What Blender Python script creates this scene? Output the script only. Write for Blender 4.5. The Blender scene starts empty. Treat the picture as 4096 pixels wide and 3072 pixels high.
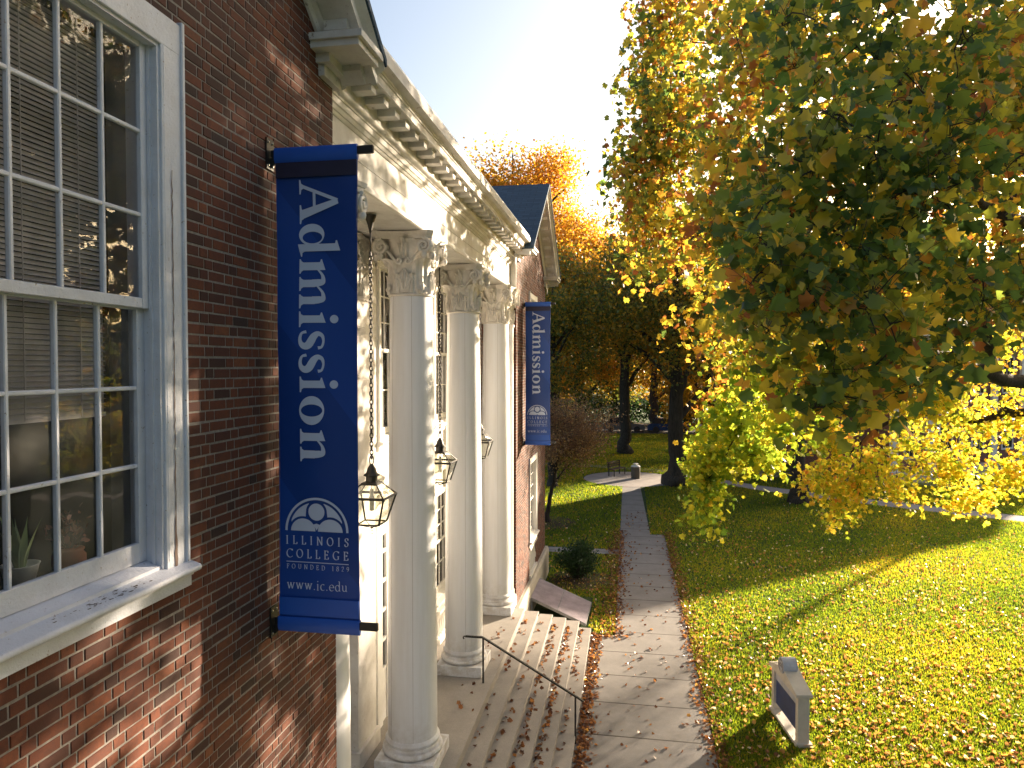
import bpy, math, random
import numpy as np
from math import sin, cos, pi, radians, sqrt, atan2

sc = bpy.context.scene
COL = sc.collection
# ------------------------------------------------------------------ camera
PSI, PIT = math.atan(470 / 2800), math.atan(71 / 2800)
cam_d = bpy.data.cameras.new("camera")
cam = bpy.data.objects.new("camera", cam_d)
COL.objects.link(cam)
cam.location = (2.8, 0, 7.0)
cam.rotation_euler = (pi / 2 - PIT, 0, PSI)
cam_d.sensor_width = 36
cam_d.lens = 36 * 2800 / 4096
cam_d.clip_start = 0.05
cam_d.clip_end = 3000
sc.camera = cam
# ------------------------------------------------------------------ light
SUN_AZ, SUN_EL = radians(37.7), radians(13.0)
w = bpy.data.worlds.new("World")
sc.world = w
w.use_nodes = True
nt = w.node_tree
bg = nt.nodes["Background"]
sky = nt.nodes.new("ShaderNodeTexSky")
sky.sky_type = 'NISHITA'
sky.sun_disc = False
sky.sun_elevation = SUN_EL
sky.sun_rotation = SUN_AZ
sky.altitude = 200
sky.air_density = 1.0
sky.dust_density = 5.5
sky.ozone_density = 1.0
nt.links.new(sky.outputs[0], bg.inputs[0])
bg.inputs[1].default_value = 0.08
S = np.array([sin(SUN_AZ) * cos(SUN_EL), cos(SUN_AZ) * cos(SUN_EL), sin(SUN_EL)])
sd = bpy.data.lights.new("sun", 'SUN')
sd.energy = 5.0
sd.angle = radians(0.7)
sd.color = (1.0, 0.81, 0.59)
sun = bpy.data.objects.new("sun", sd)
COL.objects.link(sun)
import mathutils
sun.rotation_euler = mathutils.Vector(S).to_track_quat('Z', 'Y').to_euler()
sun.location = (30, 40, 30)
sc.view_settings.view_transform = 'Standard'
sc.view_settings.look = 'None'
sc.view_settings.gamma = 1.0
sc.view_settings.exposure = 2.08
sc.view_settings.use_curve_mapping = False
sc.cycles.max_bounces = 8
sc.cycles.transparent_max_bounces = 12
sc.cycles.transmission_bounces = 4

rng = np.random.default_rng(7)
random.seed(7)


# ------------------------------------------------------------------ materials
class NT:
    def __init__(s, name):
        s.m = bpy.data.materials.new(name)
        s.m.use_nodes = True
        s.t = s.m.node_tree
        s.b = s.t.nodes["Principled BSDF"]
        s.out = s.t.nodes["Material Output"]

    def n(s, typ, **kw):
        x = s.t.nodes.new(typ)
        for k, v in kw.items():
            if k.startswith('i_'):
                x.inputs[k[2:].replace('_', ' ')].default_value = v
            else:
                setattr(x, k, v)
        return x

    def l(s, a, b):
        s.t.links.new(a, b)

    def coord(s):
        return s.n("ShaderNodeTexCoord").outputs["Object"]

    def noise(s, scale, detail=4, rough=.6, vec=None):
        x = s.n("ShaderNodeTexNoise")
        x.inputs["Scale"].default_value = scale
        x.inputs["Detail"].default_value = detail
        x.inputs["Roughness"].default_value = rough
        s.l(vec or s.coord(), x.inputs["Vector"])
        return x.outputs["Fac"]

    def ramp(s, fac, stops, interp='LINEAR'):
        x = s.n("ShaderNodeValToRGB")
        x.color_ramp.interpolation = interp
        e = x.color_ramp.elements
        e[0].position, e[0].color = stops[0][0], (*stops[0][1], 1)
        e[1].position, e[1].color = stops[-1][0], (*stops[-1][1], 1)
        for p, c in stops[1:-1]:
            q = e.new(p)
            q.color = (*c, 1)
        s.l(fac, x.inputs[0])
        return x.outputs[0]

    def mix(s, fac, a, b, mode='MIX'):
        x = s.n("ShaderNodeMix", data_type='RGBA', blend_type=mode)
        for sock, v in ((x.inputs[0], fac), (x.inputs[6], a), (x.inputs[7], b)):
            if isinstance(v, (int, float)):
                sock.default_value = v
            elif isinstance(v, tuple):
                sock.default_value = (*v, 1)
            else:
                s.l(v, sock)
        return x.outputs[2]

    def bump(s, h, strength=.3, dist=.01):
        x = s.n("ShaderNodeBump")
        x.inputs["Strength"].default_value = strength
        x.inputs["Distance"].default_value = dist
        s.l(h, x.inputs["Height"])
        s.l(x.outputs[0], s.b.inputs["Normal"])

    def col(s, c):
        if isinstance(c, tuple):
            s.b.inputs["Base Color"].default_value = (*c, 1)
        else:
            s.l(c, s.b.inputs["Base Color"])

    def rough(s, r):
        s.b.inputs["Roughness"].default_value = r

    def attr(s, name):
        return s.n("ShaderNodeAttribute", attribute_name=name).outputs["Fac"]


def paint(name, c, dirt, amt=.5, r=.55, scale=3.0, bscale=60, b=.25, bd=.004, crack=False):
    m = NT(name)
    f = m.noise(scale, 8, .72)
    base = m.ramp(f, [(.35, c), (.72, tuple(a * (1 - amt) + d * amt for a, d in zip(c, dirt)))])
    f2 = m.noise(scale * 9, 6, .7)
    fl = m.ramp(f2, [(.635, (0, 0, 0)), (.68, (1, 1, 1))])
    base = m.mix(.0 if not crack else fl, base, dirt)
    m.col(base)
    m.rough(r)
    m.bump(m.noise(bscale, 5, .7), b, bd)
    return m.m


def flat(name, c, r=.5, metal=0., b=0., bs=80, var=.25, vs=4):
    m = NT(name)
    f = m.noise(vs, 6, .65)
    m.col(m.ramp(f, [(.3, tuple(x * (1 - var) for x in c)), (.7, tuple(min(1, x * (1 + var)) for x in c))]))
    m.rough(r)
    m.b.inputs["Metallic"].default_value = metal
    if b:
        m.bump(m.noise(bs, 4), b, .003)
    return m.m


def leafmat(name, stops, trans=.5, tboost=1.6, rough=.45):
    m = NT(name)
    v = m.attr("v")
    c = m.ramp(v, stops)
    m.col(c)
    m.rough(rough)
    tr = m.n("ShaderNodeBsdfTranslucent")
    c2 = m.mix(1.0, c, tboost if isinstance(tboost, tuple) else (tboost, tboost, tboost * .8), 'MULTIPLY')
    m.l(c2, tr.inputs[0])
    mx = m.n("ShaderNodeMixShader")
    mx.inputs[0].default_value = trans
    m.l(m.b.outputs[0], mx.inputs[1])
    m.l(tr.outputs[0], mx.inputs[2])
    m.l(mx.outputs[0], m.out.inputs[0])
    return m.m


def glassmat(name, tint=(.88, .88, .9), refl=.12):
    m = NT(name)
    t = m.n("ShaderNodeBsdfTransparent")
    t.inputs[0].default_value = (*tint, 1)
    g = m.n("ShaderNodeBsdfGlossy")
    g.inputs["Roughness"].default_value = .015
    g.inputs[0].default_value = (1, 1, 1, 1)
    bp = m.n("ShaderNodeBump")
    bp.inputs["Strength"].default_value = .12
    bp.inputs["Distance"].default_value = .02
    m.l(m.noise(2.5, 2), bp.inputs["Height"])
    m.l(bp.outputs[0], g.inputs["Normal"])
    fr = m.n("ShaderNodeFresnel")
    fr.inputs[0].default_value = 1.5
    ad = m.n("ShaderNodeMath", operation='MULTIPLY_ADD')
    m.l(fr.outputs[0], ad.inputs[0])
    ad.inputs[1].default_value = .45
    ad.inputs[2].default_value = refl * .02
    mx = m.n("ShaderNodeMixShader")
    m.l(ad.outputs[0], mx.inputs[0])
    m.l(t.outputs[0], mx.inputs[1])
    m.l(g.outputs[0], mx.inputs[2])
    # thin dust film on old glass
    d = m.n("ShaderNodeBsdfDiffuse")
    d.inputs[0].default_value = (.5, .5, .46, 1)
    f = m.ramp(m.noise(2.5, 6), [(.35, (.02, .02, .02)), (.75, (.16, .16, .16))])
    mx2 = m.n("ShaderNodeMixShader")
    m.l(f, mx2.inputs[0])
    m.l(mx.outputs[0], mx2.inputs[1])
    m.l(d.outputs[0], mx2.inputs[2])
    m.l(mx2.outputs[0], m.out.inputs[0])
    return m.m


def brickmat():
    m = NT("brick")
    v = m.attr("v")
    c = m.ramp(v, [(0, (.030, .014, .011)), (.25, (.080, .021, .011)), (.5, (.125, .031, .012)), (.8, (.165, .044, .015)),
                   (1, (.23, .078, .030))])
    f = m.noise(22, 7, .75)
    c = m.mix(m.ramp(f, [(.42, (0, 0, 0)), (.75, (.75, .75, .75))]), c, (.05, .02, .016))
    st = m.noise(.9, 5, .7)
    c = m.mix(m.ramp(st, [(.42, (0, 0, 0)), (.68, (.5, .5, .5))]), c, (.045, .022, .017))
    f2 = m.noise(160, 4, .8)
    c = m.mix(m.ramp(f2, [(.62, (0, 0, 0)), (.75, (.35, .35, .35))]), c, (.26, .17, .12))
    m.col(c)
    m.rough(.85)
    m.bump(m.noise(120, 6, .75), .5, .004)
    return m.m


def mortarmat():
    m = NT("mortar")
    m.col(m.ramp(m.noise(40, 5), [(.3, (.16, .145, .135)), (.7, (.27, .245, .22))]))
    m.rough(.95)
    m.bump(m.noise(200, 4), .5, .004)
    return m.m


def colpaint():
    m = NT("column_paint")
    tc = m.n("ShaderNodeTexCoord")
    mp = m.n("ShaderNodeMapping")
    mp.inputs["Scale"].default_value = (9, 9, .55)
    m.l(tc.outputs["Object"], mp.inputs[0])
    f = m.noise(1.0, 7, .7, mp.outputs[0])
    c = m.ramp(f, [(.42, (.74, .755, .80)), (.78, (.67, .67, .69))])
    sp = m.n("ShaderNodeSeparateXYZ")
    m.l(tc.outputs["Object"], sp.inputs[0])
    g = m.n("ShaderNodeMapRange")
    m.l(sp.outputs[2], g.inputs[0])
    g.inputs[1].default_value, g.inputs[2].default_value = 1.0, 1.9
    g.inputs[3].default_value, g.inputs[4].default_value = .75, 0.0
    mu = m.n("ShaderNodeMath", operation='MULTIPLY')
    m.l(g.outputs[0], mu.inputs[0])
    m.l(m.ramp(m.noise(5, 6, .75), [(.4, (0, 0, 0)), (.62, (1, 1, 1))]), mu.inputs[1])
    c = m.mix(mu.outputs[0], c, (.36, .30, .22))
    m.col(c)
    m.rough(.55)
    m.bump(m.noise(140, 4, .75), .35, .003)
    return m.m


M = {}
M['brick'] = brickmat()
M['mortar'] = mortarmat()
M['white'] = paint("white_paint", (.80, .79, .77), (.50, .46, .40), .5, .5, 2.2, 70, .3, .003)
M['old_white'] = paint("old_white_paint", (.60, .63, .71), (.24, .19, .16), .25, .5, 4, 45, .8, .006, True)  # peeling white; its blue-grey tint paints in the skylight of the shade
M['cream'] = paint("cream_paint", (.75, .735, .71), (.30, .26, .21), .65, .6, 1.3, 90, .3, .003, True)
M['column'] = colpaint()
M['stone'] = paint("limestone", (.50, .46, .39), (.30, .27, .22), .7, .85, 2.5, 60, .5, .006)
M['glass'] = glassmat("window_glass")
M['lglass'] = glassmat("lantern_glass", (.92, .92, .86), .15)
M['iron'] = flat("black_iron", (.02, .019, .018), .5, .3, .2, 60)
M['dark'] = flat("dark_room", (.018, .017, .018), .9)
M['roomside'] = flat("room_plaster", (.13, .13, .14), .9)
M['blind'] = flat("blind_slat", (.43, .41, .42), .6)
M['terracotta'] = flat("terracotta", (.30, .11, .05), .7)
M['ceramic'] = flat("white_ceramic", (.5, .53, .52), .3)
M['shingle'] = None


def shinglemat():
    m = NT("blue_shingle")
    tc = m.n("ShaderNodeTexCoord")
    br = m.n("ShaderNodeTexBrick")
    br.offset = .5
    br.inputs["Scale"].default_value = 1.0
    br.inputs["Brick Width"].default_value = .34
    br.inputs["Row Height"].default_value = .13
    br.inputs["Mortar Size"].default_value = .006
    br.inputs["Color1"].default_value = (.030, .060, .098, 1)
    br.inputs["Color2"].default_value = (.060, .105, .155, 1)
    br.inputs["Mortar"].default_value = (.008, .014, .022, 1)
    m.l(tc.outputs["UV"], br.inputs["Vector"])
    m.col(m.mix(m.noise(9, 5), br.outputs[0], (.03, .05, .08)))
    m.rough(.9)
    m.bump(br.outputs["Fac"], -.6, .02)
    return m.m


M['shingle'] = shinglemat()


def concrete(name, c1, c2, joint=None, bump=.4):
    m = NT(name)
    f = m.noise(1.3, 8, .7)
    c = m.ramp(f, [(.3, c1), (.7, c2)])
    g = m.noise(70, 5, .8)
    c = m.mix(m.ramp(g, [(.45, (0, 0, 0)), (.7, (.5, .5, .5))]), c, tuple(x * .55 for x in c1))
    if joint:
        sep = m.n("ShaderNodeSeparateXYZ")
        m.l(m.coord(), sep.inputs[0])
        md = m.n("ShaderNodeMath", operation='PINGPONG')
        m.l(sep.outputs[1], md.inputs[0])
        md.inputs[1].default_value = joint / 2
        lt = m.n("ShaderNodeMath", operation='LESS_THAN')
        m.l(md.outputs[0], lt.inputs[0])
        lt.inputs[1].default_value = .018
        c = m.mix(lt.outputs[0], c, (.05, .042, .035))
    m.col(c)
    m.rough(.9)
    m.bump(m.noise(150, 4, .8), bump, .004)
    return m.m


M['path'] = concrete("path_concrete", (.20, .188, .180), (.30, .285, .275), 1.32)
M['path2'] = concrete("gravel_path", (.28, .25, .24), (.42, .38, .36))
M['step'] = concrete("granite_step", (.27, .25, .23), (.38, .35, .32))
M['asphalt'] = concrete("asphalt", (.05, .05, .05), (.08, .08, .08))


def groundmat():
    m = NT("lawn_ground")
    f = m.noise(.35, 6, .65)
    c = m.ramp(f, [(.3, (.020, .055, .010)), (.55, (.036, .090, .013)), (.75, (.07, .10, .02))])
    f2 = m.noise(28, 6, .8)
    c = m.mix(m.ramp(f2, [(.35, (0, 0, 0)), (.75, (1, 1, 1))]), c, (.018, .028, .009))
    f3 = m.noise(9, 4, .8)
    c = m.mix(m.ramp(f3, [(.66, (0, 0, 0)), (.74, (.5, .5, .5))]), c, (.10, .06, .03))
    m.col(c)
    m.rough(1)
    m.bump(m.noise(60, 6, .8), .9, .04)
    return m.m


M['ground'] = groundmat()
M['soil'] = flat("mulch_soil", (.05, .033, .022), 1, 0, .6, 40, .5, 8)
M['grass'] = leafmat("grass_blade", [(0, (.008, .022, .006)), (.5, (.018, .042, .008)), (1, (.055, .066, .012))], .66, (18.0, 10.6, 3.0), .5)
M['fallen'] = leafmat("fallen_leaf", [(0, (.09, .035, .02)), (.35, (.22, .09, .035)), (.6, (.40, .20, .07)), (.8, (.55, .32, .07)),
                                      (1, (.72, .60, .46))], .5, 1.7, .3)
M['tulip'] = leafmat("tulip_leaf", [(0, (.045, .085, .03)), (.3, (.085, .14, .03)), (.5, (.22, .24, .035)), (.72, (.48, .36, .035)),
                                    (.88, (.55, .30, .04)), (1, (.30, .11, .03))], .55, 1.9)
M['yellow'] = leafmat("yellow_green_leaf", [(0, (.10, .18, .02)), (.3, (.24, .30, .03)), (.6, (.50, .42, .04)), (.85, (.58, .36, .05)),
                                             (1, (.48, .20, .04))], .65, 2.0)
M['gold'] = leafmat("golden_leaf", [(0, (.16, .13, .02)), (.3, (.38, .22, .02)), (.65, (.52, .29, .03)), (1, (.50, .19, .03))], .55, 1.7)
M['olive'] = leafmat("olive_leaf", [(0, (.05, .085, .022)), (.5, (.13, .15, .03)), (.75, (.30, .22, .03)), (1, (.48, .27, .03))], .5, 1.7)
M['crab'] = leafmat("crabapple_leaf", [(0, (.09, .085, .05)), (.5, (.22, .13, .09)), (.8, (.38, .20, .09)), (1, (.50, .36, .18))], .5, 1.8)
M['shrub'] = leafmat("shrub_leaf", [(0, (.015, .04, .014)), (.6, (.03, .07, .02)), (1, (.05, .10, .03))], .35, 1.3)


def barkmat():
    m = NT("bark")
    tc = m.n("ShaderNodeTexCoord")
    mp = m.n("ShaderNodeMapping")
    mp.inputs["Scale"].default_value = (9, 9, 1.6)
    m.l(tc.outputs["Object"], mp.inputs[0])
    f = m.noise(1.5, 7, .75, mp.outputs[0])
    m.col(m.ramp(f, [(.35, (.020, .016, .013)), (.7, (.075, .062, .050))]))
    m.rough(.95)
    m.bump(f, 1, .05)
    return m.m


M['bark'] = barkmat()


def clothmat():
    m = NT("banner_cloth")
    tc = m.n("ShaderNodeTexCoord")
    mp = m.n("ShaderNodeMapping")
    mp.inputs["Rotation"].default_value = (0, radians(38), 0)
    m.l(tc.outputs["Object"], mp.inputs[0])
    sp = m.n("ShaderNodeSeparateXYZ")
    m.l(mp.outputs[0], sp.inputs[0])
    md = m.n("ShaderNodeMath", operation='PINGPONG')
    m.l(sp.outputs[0], md.inputs[0])
    md.inputs[1].default_value = .7
    st = m.n("ShaderNodeMath", operation='GREATER_THAN')
    m.l(md.outputs[0], st.inputs[0])
    st.inputs[1].default_value = .38
    m.col(m.mix(st.outputs[0], (.005, .046, .25), (.008, .060, .32)))
    m.rough(.42)
    m.b.inputs["Specular IOR Level"].default_value = .35
    m.bump(m.noise(300, 3), .25, .001)
    return m.m


M['cloth'] = clothmat()
M['sleeve'] = flat("banner_sleeve", (.006, .085, .46), .5, 0, .2, 300, .05)
M['seam'] = flat("banner_seam", (.012, .012, .045), .6)
M['print'] = flat("banner_print", (.52, .60, .78), .6, 0, 0, 80, .03)
M['grate'] = flat("ribbed_cover", (.42, .37, .42), .5, 0, .2, 30, .25, 3)
M['galv'] = flat("galvanised_frame", (.30, .30, .31), .55, .3)
M['bin'] = flat("pebble_bin", (.10, .085, .065), .9, 0, .6, 90, .4, 30)
M['binlid'] = flat("bin_lid", (.62, .62, .60), .5)
M['bench'] = flat("bench_wood", (.06, .035, .022), .7)
M['signstone'] = paint("sign_stone", (.60, .56, .50), (.42, .38, .32), .6, .7, 5, 90, .4, .003)
M['signblue'] = flat("sign_blue_panel", (.02, .04, .16), .5)
M['signgrey'] = flat("sign_grey_band", (.42, .44, .52), .5)
M['signmark'] = flat("sign_engraving", (.25, .22, .17), .7)
M['brass'] = flat("steel_bolt", (.45, .42, .36), .35, .8)
M['carpaint_blue'] = flat("blue_car_paint", (.02, .05, .16), .25, .2)
M['carpaint_white'] = flat("white_car_paint", (.65, .66, .68), .25)
M['carpaint_grey'] = flat("grey_car_paint", (.10, .105, .115), .3)
M['tyre'] = flat("tyre_rubber", (.02, .02, .02), .8)
M['carglass'] = flat("car_glass", (.03, .035, .04), .1)
M['bulb'] = flat("lamp_tube", (.55, .55, .52), .4)
M['hallbrick'] = None


def hallmat():
    m = NT("hall_brick")
    tc = m.n("ShaderNodeTexCoord")
    br = m.n("ShaderNodeTexBrick")
    br.inputs["Scale"].default_value = 1
    br.inputs["Brick Width"].default_value = .22
    br.inputs["Row Height"].default_value = .075
    br.inputs["Mortar Size"].default_value = .006
    br.inputs["Color1"].default_value = (.16, .05, .035, 1)
    br.inputs["Color2"].default_value = (.24, .075, .05, 1)
    br.inputs["Mortar"].default_value = (.3, .25, .22, 1)
    m.l(tc.outputs["UV"], br.inputs["Vector"])
    m.col(br.outputs[0])
    m.rough(.9)
    return m.m


M['hallbrick'] = hallmat()


# ------------------------------------------------------------------ mesh builder
class MB:
    def __init__(s):
        s.v = []
        s.f = []
        s.uv = None

    def add(s, vs, fs):
        o = len(s.v)
        s.v.extend([tuple(map(float, p)) for p in vs])
        s.f.extend([tuple(i + o for i in f) for f in fs])
        return s

    def box(s, a, b):
        (x0, y0, z0), (x1, y1, z1) = a, b
        x0, x1 = min(x0, x1), max(x0, x1)
        y0, y1 = min(y0, y1), max(y0, y1)
        z0, z1 = min(z0, z1), max(z0, z1)
        return s.add([(x0, y0, z0), (x1, y0, z0), (x1, y1, z0), (x0, y1, z0), (x0, y0, z1), (x1, y0, z1), (x1, y1, z1), (x0, y1, z1)],
                     [(3, 2, 1, 0), (4, 5, 6, 7), (0, 1, 5, 4), (1, 2, 6, 5), (2, 3, 7, 6), (3, 0, 4, 7)])

    def cham(s, a, b, c):
        """box with chamfered edges"""
        a = np.minimum(a, b).astype(float), np.maximum(a, b).astype(float)
        lo, hi = a
        pts = []
        for ax in range(3):
            for sg in (0, 1):
                q = [(0, 0), (1, 0), (1, 1), (0, 1)]
                for (i, j) in q:
                    p = [0, 0, 0]
                    p[ax] = hi[ax] if sg else lo[ax]
                    o = [k for k in range(3) if k != ax]
                    for k, t in zip(o, (i, j)):
                        p[k] = hi[k] - c if t else lo[k] + c
                    pts.append(tuple(p))
        import itertools
        bmv = pts
        # convex hull through bmesh
        import bmesh
        bm = bmesh.new()
        for p in bmv:
            bm.verts.new(p)
        r = bmesh.ops.convex_hull(bm, input=bm.verts)
        bm.verts.index_update()
        s.add([v.co[:] for v in bm.verts], [tuple(v.index for v in f.verts) for f in bm.faces])
        bm.free()
        return s

    def prism(s, prof, axis, a, b):
        """closed 2D profile extruded along axis 0/1/2 from a to b; prof in the other two axes order"""
        n = len(prof)
        o = [k for k in range(3) if k != axis]
        vs = []
        for t in (a, b):
            for (p, q) in prof:
                r = [0, 0, 0]
                r[axis] = t
                r[o[0]] = p
                r[o[1]] = q
                vs.append(r)
        fs = [(i, (i + 1) % n, n + (i + 1) % n, n + i) for i in range(n)]
        fs += [tuple(range(n))[::-1], tuple(range(n, 2 * n))]
        return s.add(vs, fs)

    def lathe(s, prof, c=(0, 0, 0), n=32, a0=0, a1=2 * pi, cap=True):
        full = abs(a1 - a0 - 2 * pi) < 1e-6
        m = n if full else n + 1
        vs = []
        for (r, z) in prof:
            for i in range(m):
                t = a0 + (a1 - a0) * i / n
                vs.append((c[0] + r * cos(t), c[1] + r * sin(t), c[2] + z))
        fs = []
        for k in range(len(prof) - 1):
            for i in range(n):
                j = (i + 1) % m
                fs.append((k * m + i, k * m + j, (k + 1) * m + j, (k + 1) * m + i))
        if cap and full:
            fs.append(tuple(range(m))[::-1])
            fs.append(tuple(range((len(prof) - 1) * m, len(prof) * m)))
        return s.add(vs, fs)

    def tube(s, pts, rad, n=8, closed=False, cap=True):
        pts = [np.array(p, float) for p in pts]
        k = len(pts)
        if isinstance(rad, (int, float)):
            rad = [rad] * k
        vs = []
        prev = None
        for i in range(k):
            if closed:
                d = pts[(i + 1) % k] - pts[i - 1]
            else:
                d = pts[min(i + 1, k - 1)] - pts[max(i - 1, 0)]
            d = d / (np.linalg.norm(d) + 1e-9)
            if prev is None:
                u = np.cross(d, (0, 0, 1) if abs(d[2]) < .9 else (1, 0, 0))
            else:
                u = prev - d * np.dot(prev, d)
            u = u / (np.linalg.norm(u) + 1e-9)
            prev = u
            v = np.cross(d, u)
            for j in range(n):
                t = 2 * pi * j / n
                vs.append(pts[i] + rad[i] * (cos(t) * u + sin(t) * v))
        fs = []
        for i in range(k if closed else k - 1):
            a, b = i * n, ((i + 1) % k) * n
            for j in range(n):
                fs.append((a + j, a + (j + 1) % n, b + (j + 1) % n, b + j))
        if not closed and cap:
            fs.append(tuple(range(n))[::-1])
            fs.append(tuple(range((k - 1) * n, k * n)))
        return s.add(vs, fs)

    def build(s, name, mat, parent=None, smooth=False, loc=None, uv=None, attr=None, auto=None):
        me = bpy.data.meshes.new(name)
        me.from_pydata(s.v, [], s.f)
        me.materials.append(mat)
        if smooth:
            me.polygons.foreach_set("use_smooth", [True] * len(me.polygons))
            if auto:
                me.set_sharp_from_angle(angle=radians(auto))
        if uv:
            l = me.uv_layers.new(name="UVMap")
            co = np.array(s.v)
            idx = np.empty(len(me.loops), int)
            me.loops.foreach_get("vertex_index", idx)
            l.data.foreach_set("uv", uv(co[idx]).astype(np.float32).ravel())
        if attr is not None:
            a = me.attributes.new("v", 'FLOAT', 'FACE')
            a.data.foreach_set("value", np.array(attr, np.float32))
        me.validate()
        o = bpy.data.objects.new(name, me)
        COL.objects.link(o)
        if parent is not None:
            o.parent = parent
        if loc is not None:
            o.location = loc
        return o


def tag(o, label=None, cat=None, group=None, kind=None):
    if label:
        o["label"] = label
    if cat:
        o["category"] = cat
    if group:
        o["group"] = group
    if kind:
        o["kind"] = kind
    return o


def empty(name, loc=(0, 0, 0), rz=0, **kw):
    o = bpy.data.objects.new(name, None)
    COL.objects.link(o)
    o.location = loc
    o.rotation_euler = (0, 0, rz)
    o.empty_display_size = .2
    return tag(o, **kw)


def copy_tree(o, parent=None):
    c = o.copy()
    COL.objects.link(c)
    c.parent = parent
    for ch in list(o.children):
        copy_tree(ch, c)
    return c


def struct(o):
    o["kind"] = "structure"
    return o


# ------------------------------------------------------------------ instanced-card meshes (leaves, blades)
def frames(n, up=None, spread=1.0, r=None):
    """n random orthonormal frames; up: preferred normal"""
    r = r or rng
    nn = r.normal(size=(n, 3))
    nn /= np.linalg.norm(nn, axis=1)[:, None]
    if up is not None:
        nn = np.array(up) * (1 - spread) + nn * spread
        nn /= np.linalg.norm(nn, axis=1)[:, None]
    t = r.normal(size=(n, 3))
    t -= nn * np.sum(t * nn, 1)[:, None]
    t /= np.linalg.norm(t, axis=1)[:, None]
    b = np.cross(nn, t)
    return t, b, nn


LOBED = ([(0, 0, 0), (0, .45, .0), (0, .92, 0), (.14, 1.0, .03), (.24, .80, .06), (.52, .66, .13), (.30, .46, .08), (.48, .20, .12), (.20, .04, .05)],
         )


def tmpl_lobed(curl=1.0, fold=1.0):
    half = [(.16, 1.02, .04), (.26, .80, .07), (.54, .70, .15), (.34, .44, .09), (.50, .16, .13), (.18, .02, .05)]
    V = [(0, 0, 0), (0, .86, 0)]
    a = [(x, y, z) for x, y, z in half]
    b = [(-x, y, z) for x, y, z in half]
    V += a + b
    F = [[0, 1, 2, 3, 4, 5, 6, 7][:1] + [7, 6, 5, 4, 3, 2, 1], [0, 1, 8, 9, 10, 11, 12, 13]]
    V = np.array(V, float)
    V[:, 2] = V[:, 2] * fold - curl * .22 * (V[:, 1] - .1) ** 2
    V[:, 1] -= .45
    return V, F


def tmpl_oval():
    V = np.array([(0, -.5, 0), (.28, -.1, .07), (.2, .3, .05), (0, .5, 0), (-.22, .25, .06), (-.26, -.15, .07)])
    return V, [[0, 1, 2, 3], [0, 3, 4, 5]]


def tmpl_quad():
    V = np.array([(0, -.5, 0), (.36, 0, .1), (0, .5, 0), (-.36, 0, .1)])
    return V, [[0, 1, 2, 3]]


def tmpl_blade():
    V = np.array([(-.5, 0, 0), (.5, 0, 0), (0, 1, 0)])
    return V, [[0, 1, 2]]


def cards(name, mat, P, T, B, N, size, val, tmpl, parent=None, smooth=False, size2=None):
    V, F = tmpl
    n = len(P)
    k = len(V)
    size = np.broadcast_to(size, (n,))
    s2 = size if size2 is None else np.broadcast_to(size2, (n,))
    co = (P[:, None, :] + V[None, :, 0, None] * size[:, None, None] * T[:, None, :]
          + V[None, :, 1, None] * s2[:, None, None] * B[:, None, :]
          + V[None, :, 2, None] * size[:, None, None] * N[:, None, :])
    co = co.reshape(-1, 3).astype(np.float32)
    ls = np.array([len(f) for f in F])
    nl = ls.sum()
    fl = np.concatenate([np.array(f) for f in F])
    loops = (np.arange(n)[:, None] * k + fl[None, :]).ravel().astype(np.int32)
    starts = (np.arange(n)[:, None] * nl + np.concatenate([[0], np.cumsum(ls)[:-1]])[None, :]).ravel().astype(np.int32)
    me = bpy.data.meshes.new(name)
    me.vertices.add(len(co))
    me.vertices.foreach_set("co", co.ravel())
    me.loops.add(len(loops))
    me.loops.foreach_set("vertex_index", loops)
    me.polygons.add(len(starts))
    me.polygons.foreach_set("loop_start", starts)
    a = me.attributes.new("v", 'FLOAT', 'FACE')
    a.data.foreach_set("value", np.repeat(np.clip(val, 0, 1), len(F)).astype(np.float32))
    me.materials.append(mat)
    me.update(calc_edges=True)
    o = bpy.data.objects.new(name, me)
    COL.objects.link(o)
    if parent is not None:
        o.parent = parent
    return o


def sample_blobs(blobs, r):
    """blobs: (center, (rx,ry,rz), n) -> cluster centres biased to the shell"""
    out = []
    for c, rad, n in blobs:
        d = r.normal(size=(n, 3))
        d /= np.linalg.norm(d, axis=1)[:, None]
        q = r.random(n) ** .45
        out.append(np.array(c) + d * q[:, None] * np.array(rad))
    return np.concatenate(out)


def grow(root_pts, root_rad, C, r, twig_r=.012, sag=.08, mx=.6):
    """attach every cluster centre to the nearest skeleton node by a curved branch"""
    nodes = [np.array(p, float) for p in root_pts]
    N = np.array(nodes)
    rad = list(root_rad)
    order = np.argsort([np.min(np.linalg.norm(N - c, axis=1)) for c in C])
    tubes = []
    allN = [N]
    R = np.array(rad)
    A = N.copy()
    for i in order:
        c = C[i]
        d = np.linalg.norm(A - c, axis=1) + (A[:, 2] > c[2] + 1.5) * .3
        j = int(np.argmin(d))
        a = A[j]
        L = np.linalg.norm(c - a)
        k = 4 if L < 3 else 6
        t = np.linspace(0, 1, k)[:, None]
        pts = a + (c - a) * t
        off = r.normal(size=3) * L * .08
        pts = pts + off * np.sin(t * pi) + np.array([0, 0, 1]) * np.sin(t * pi) * L * sag
        r0 = max(min(R[j] * .6, .02 + L * .018), twig_r)
        rr = np.linspace(r0, max(r0 * .45, twig_r * .6), k)
        tubes.append((pts, rr))
        A = np.vstack([A, pts[1:]])
        R = np.concatenate([R, rr[1:]])
    return tubes


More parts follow.
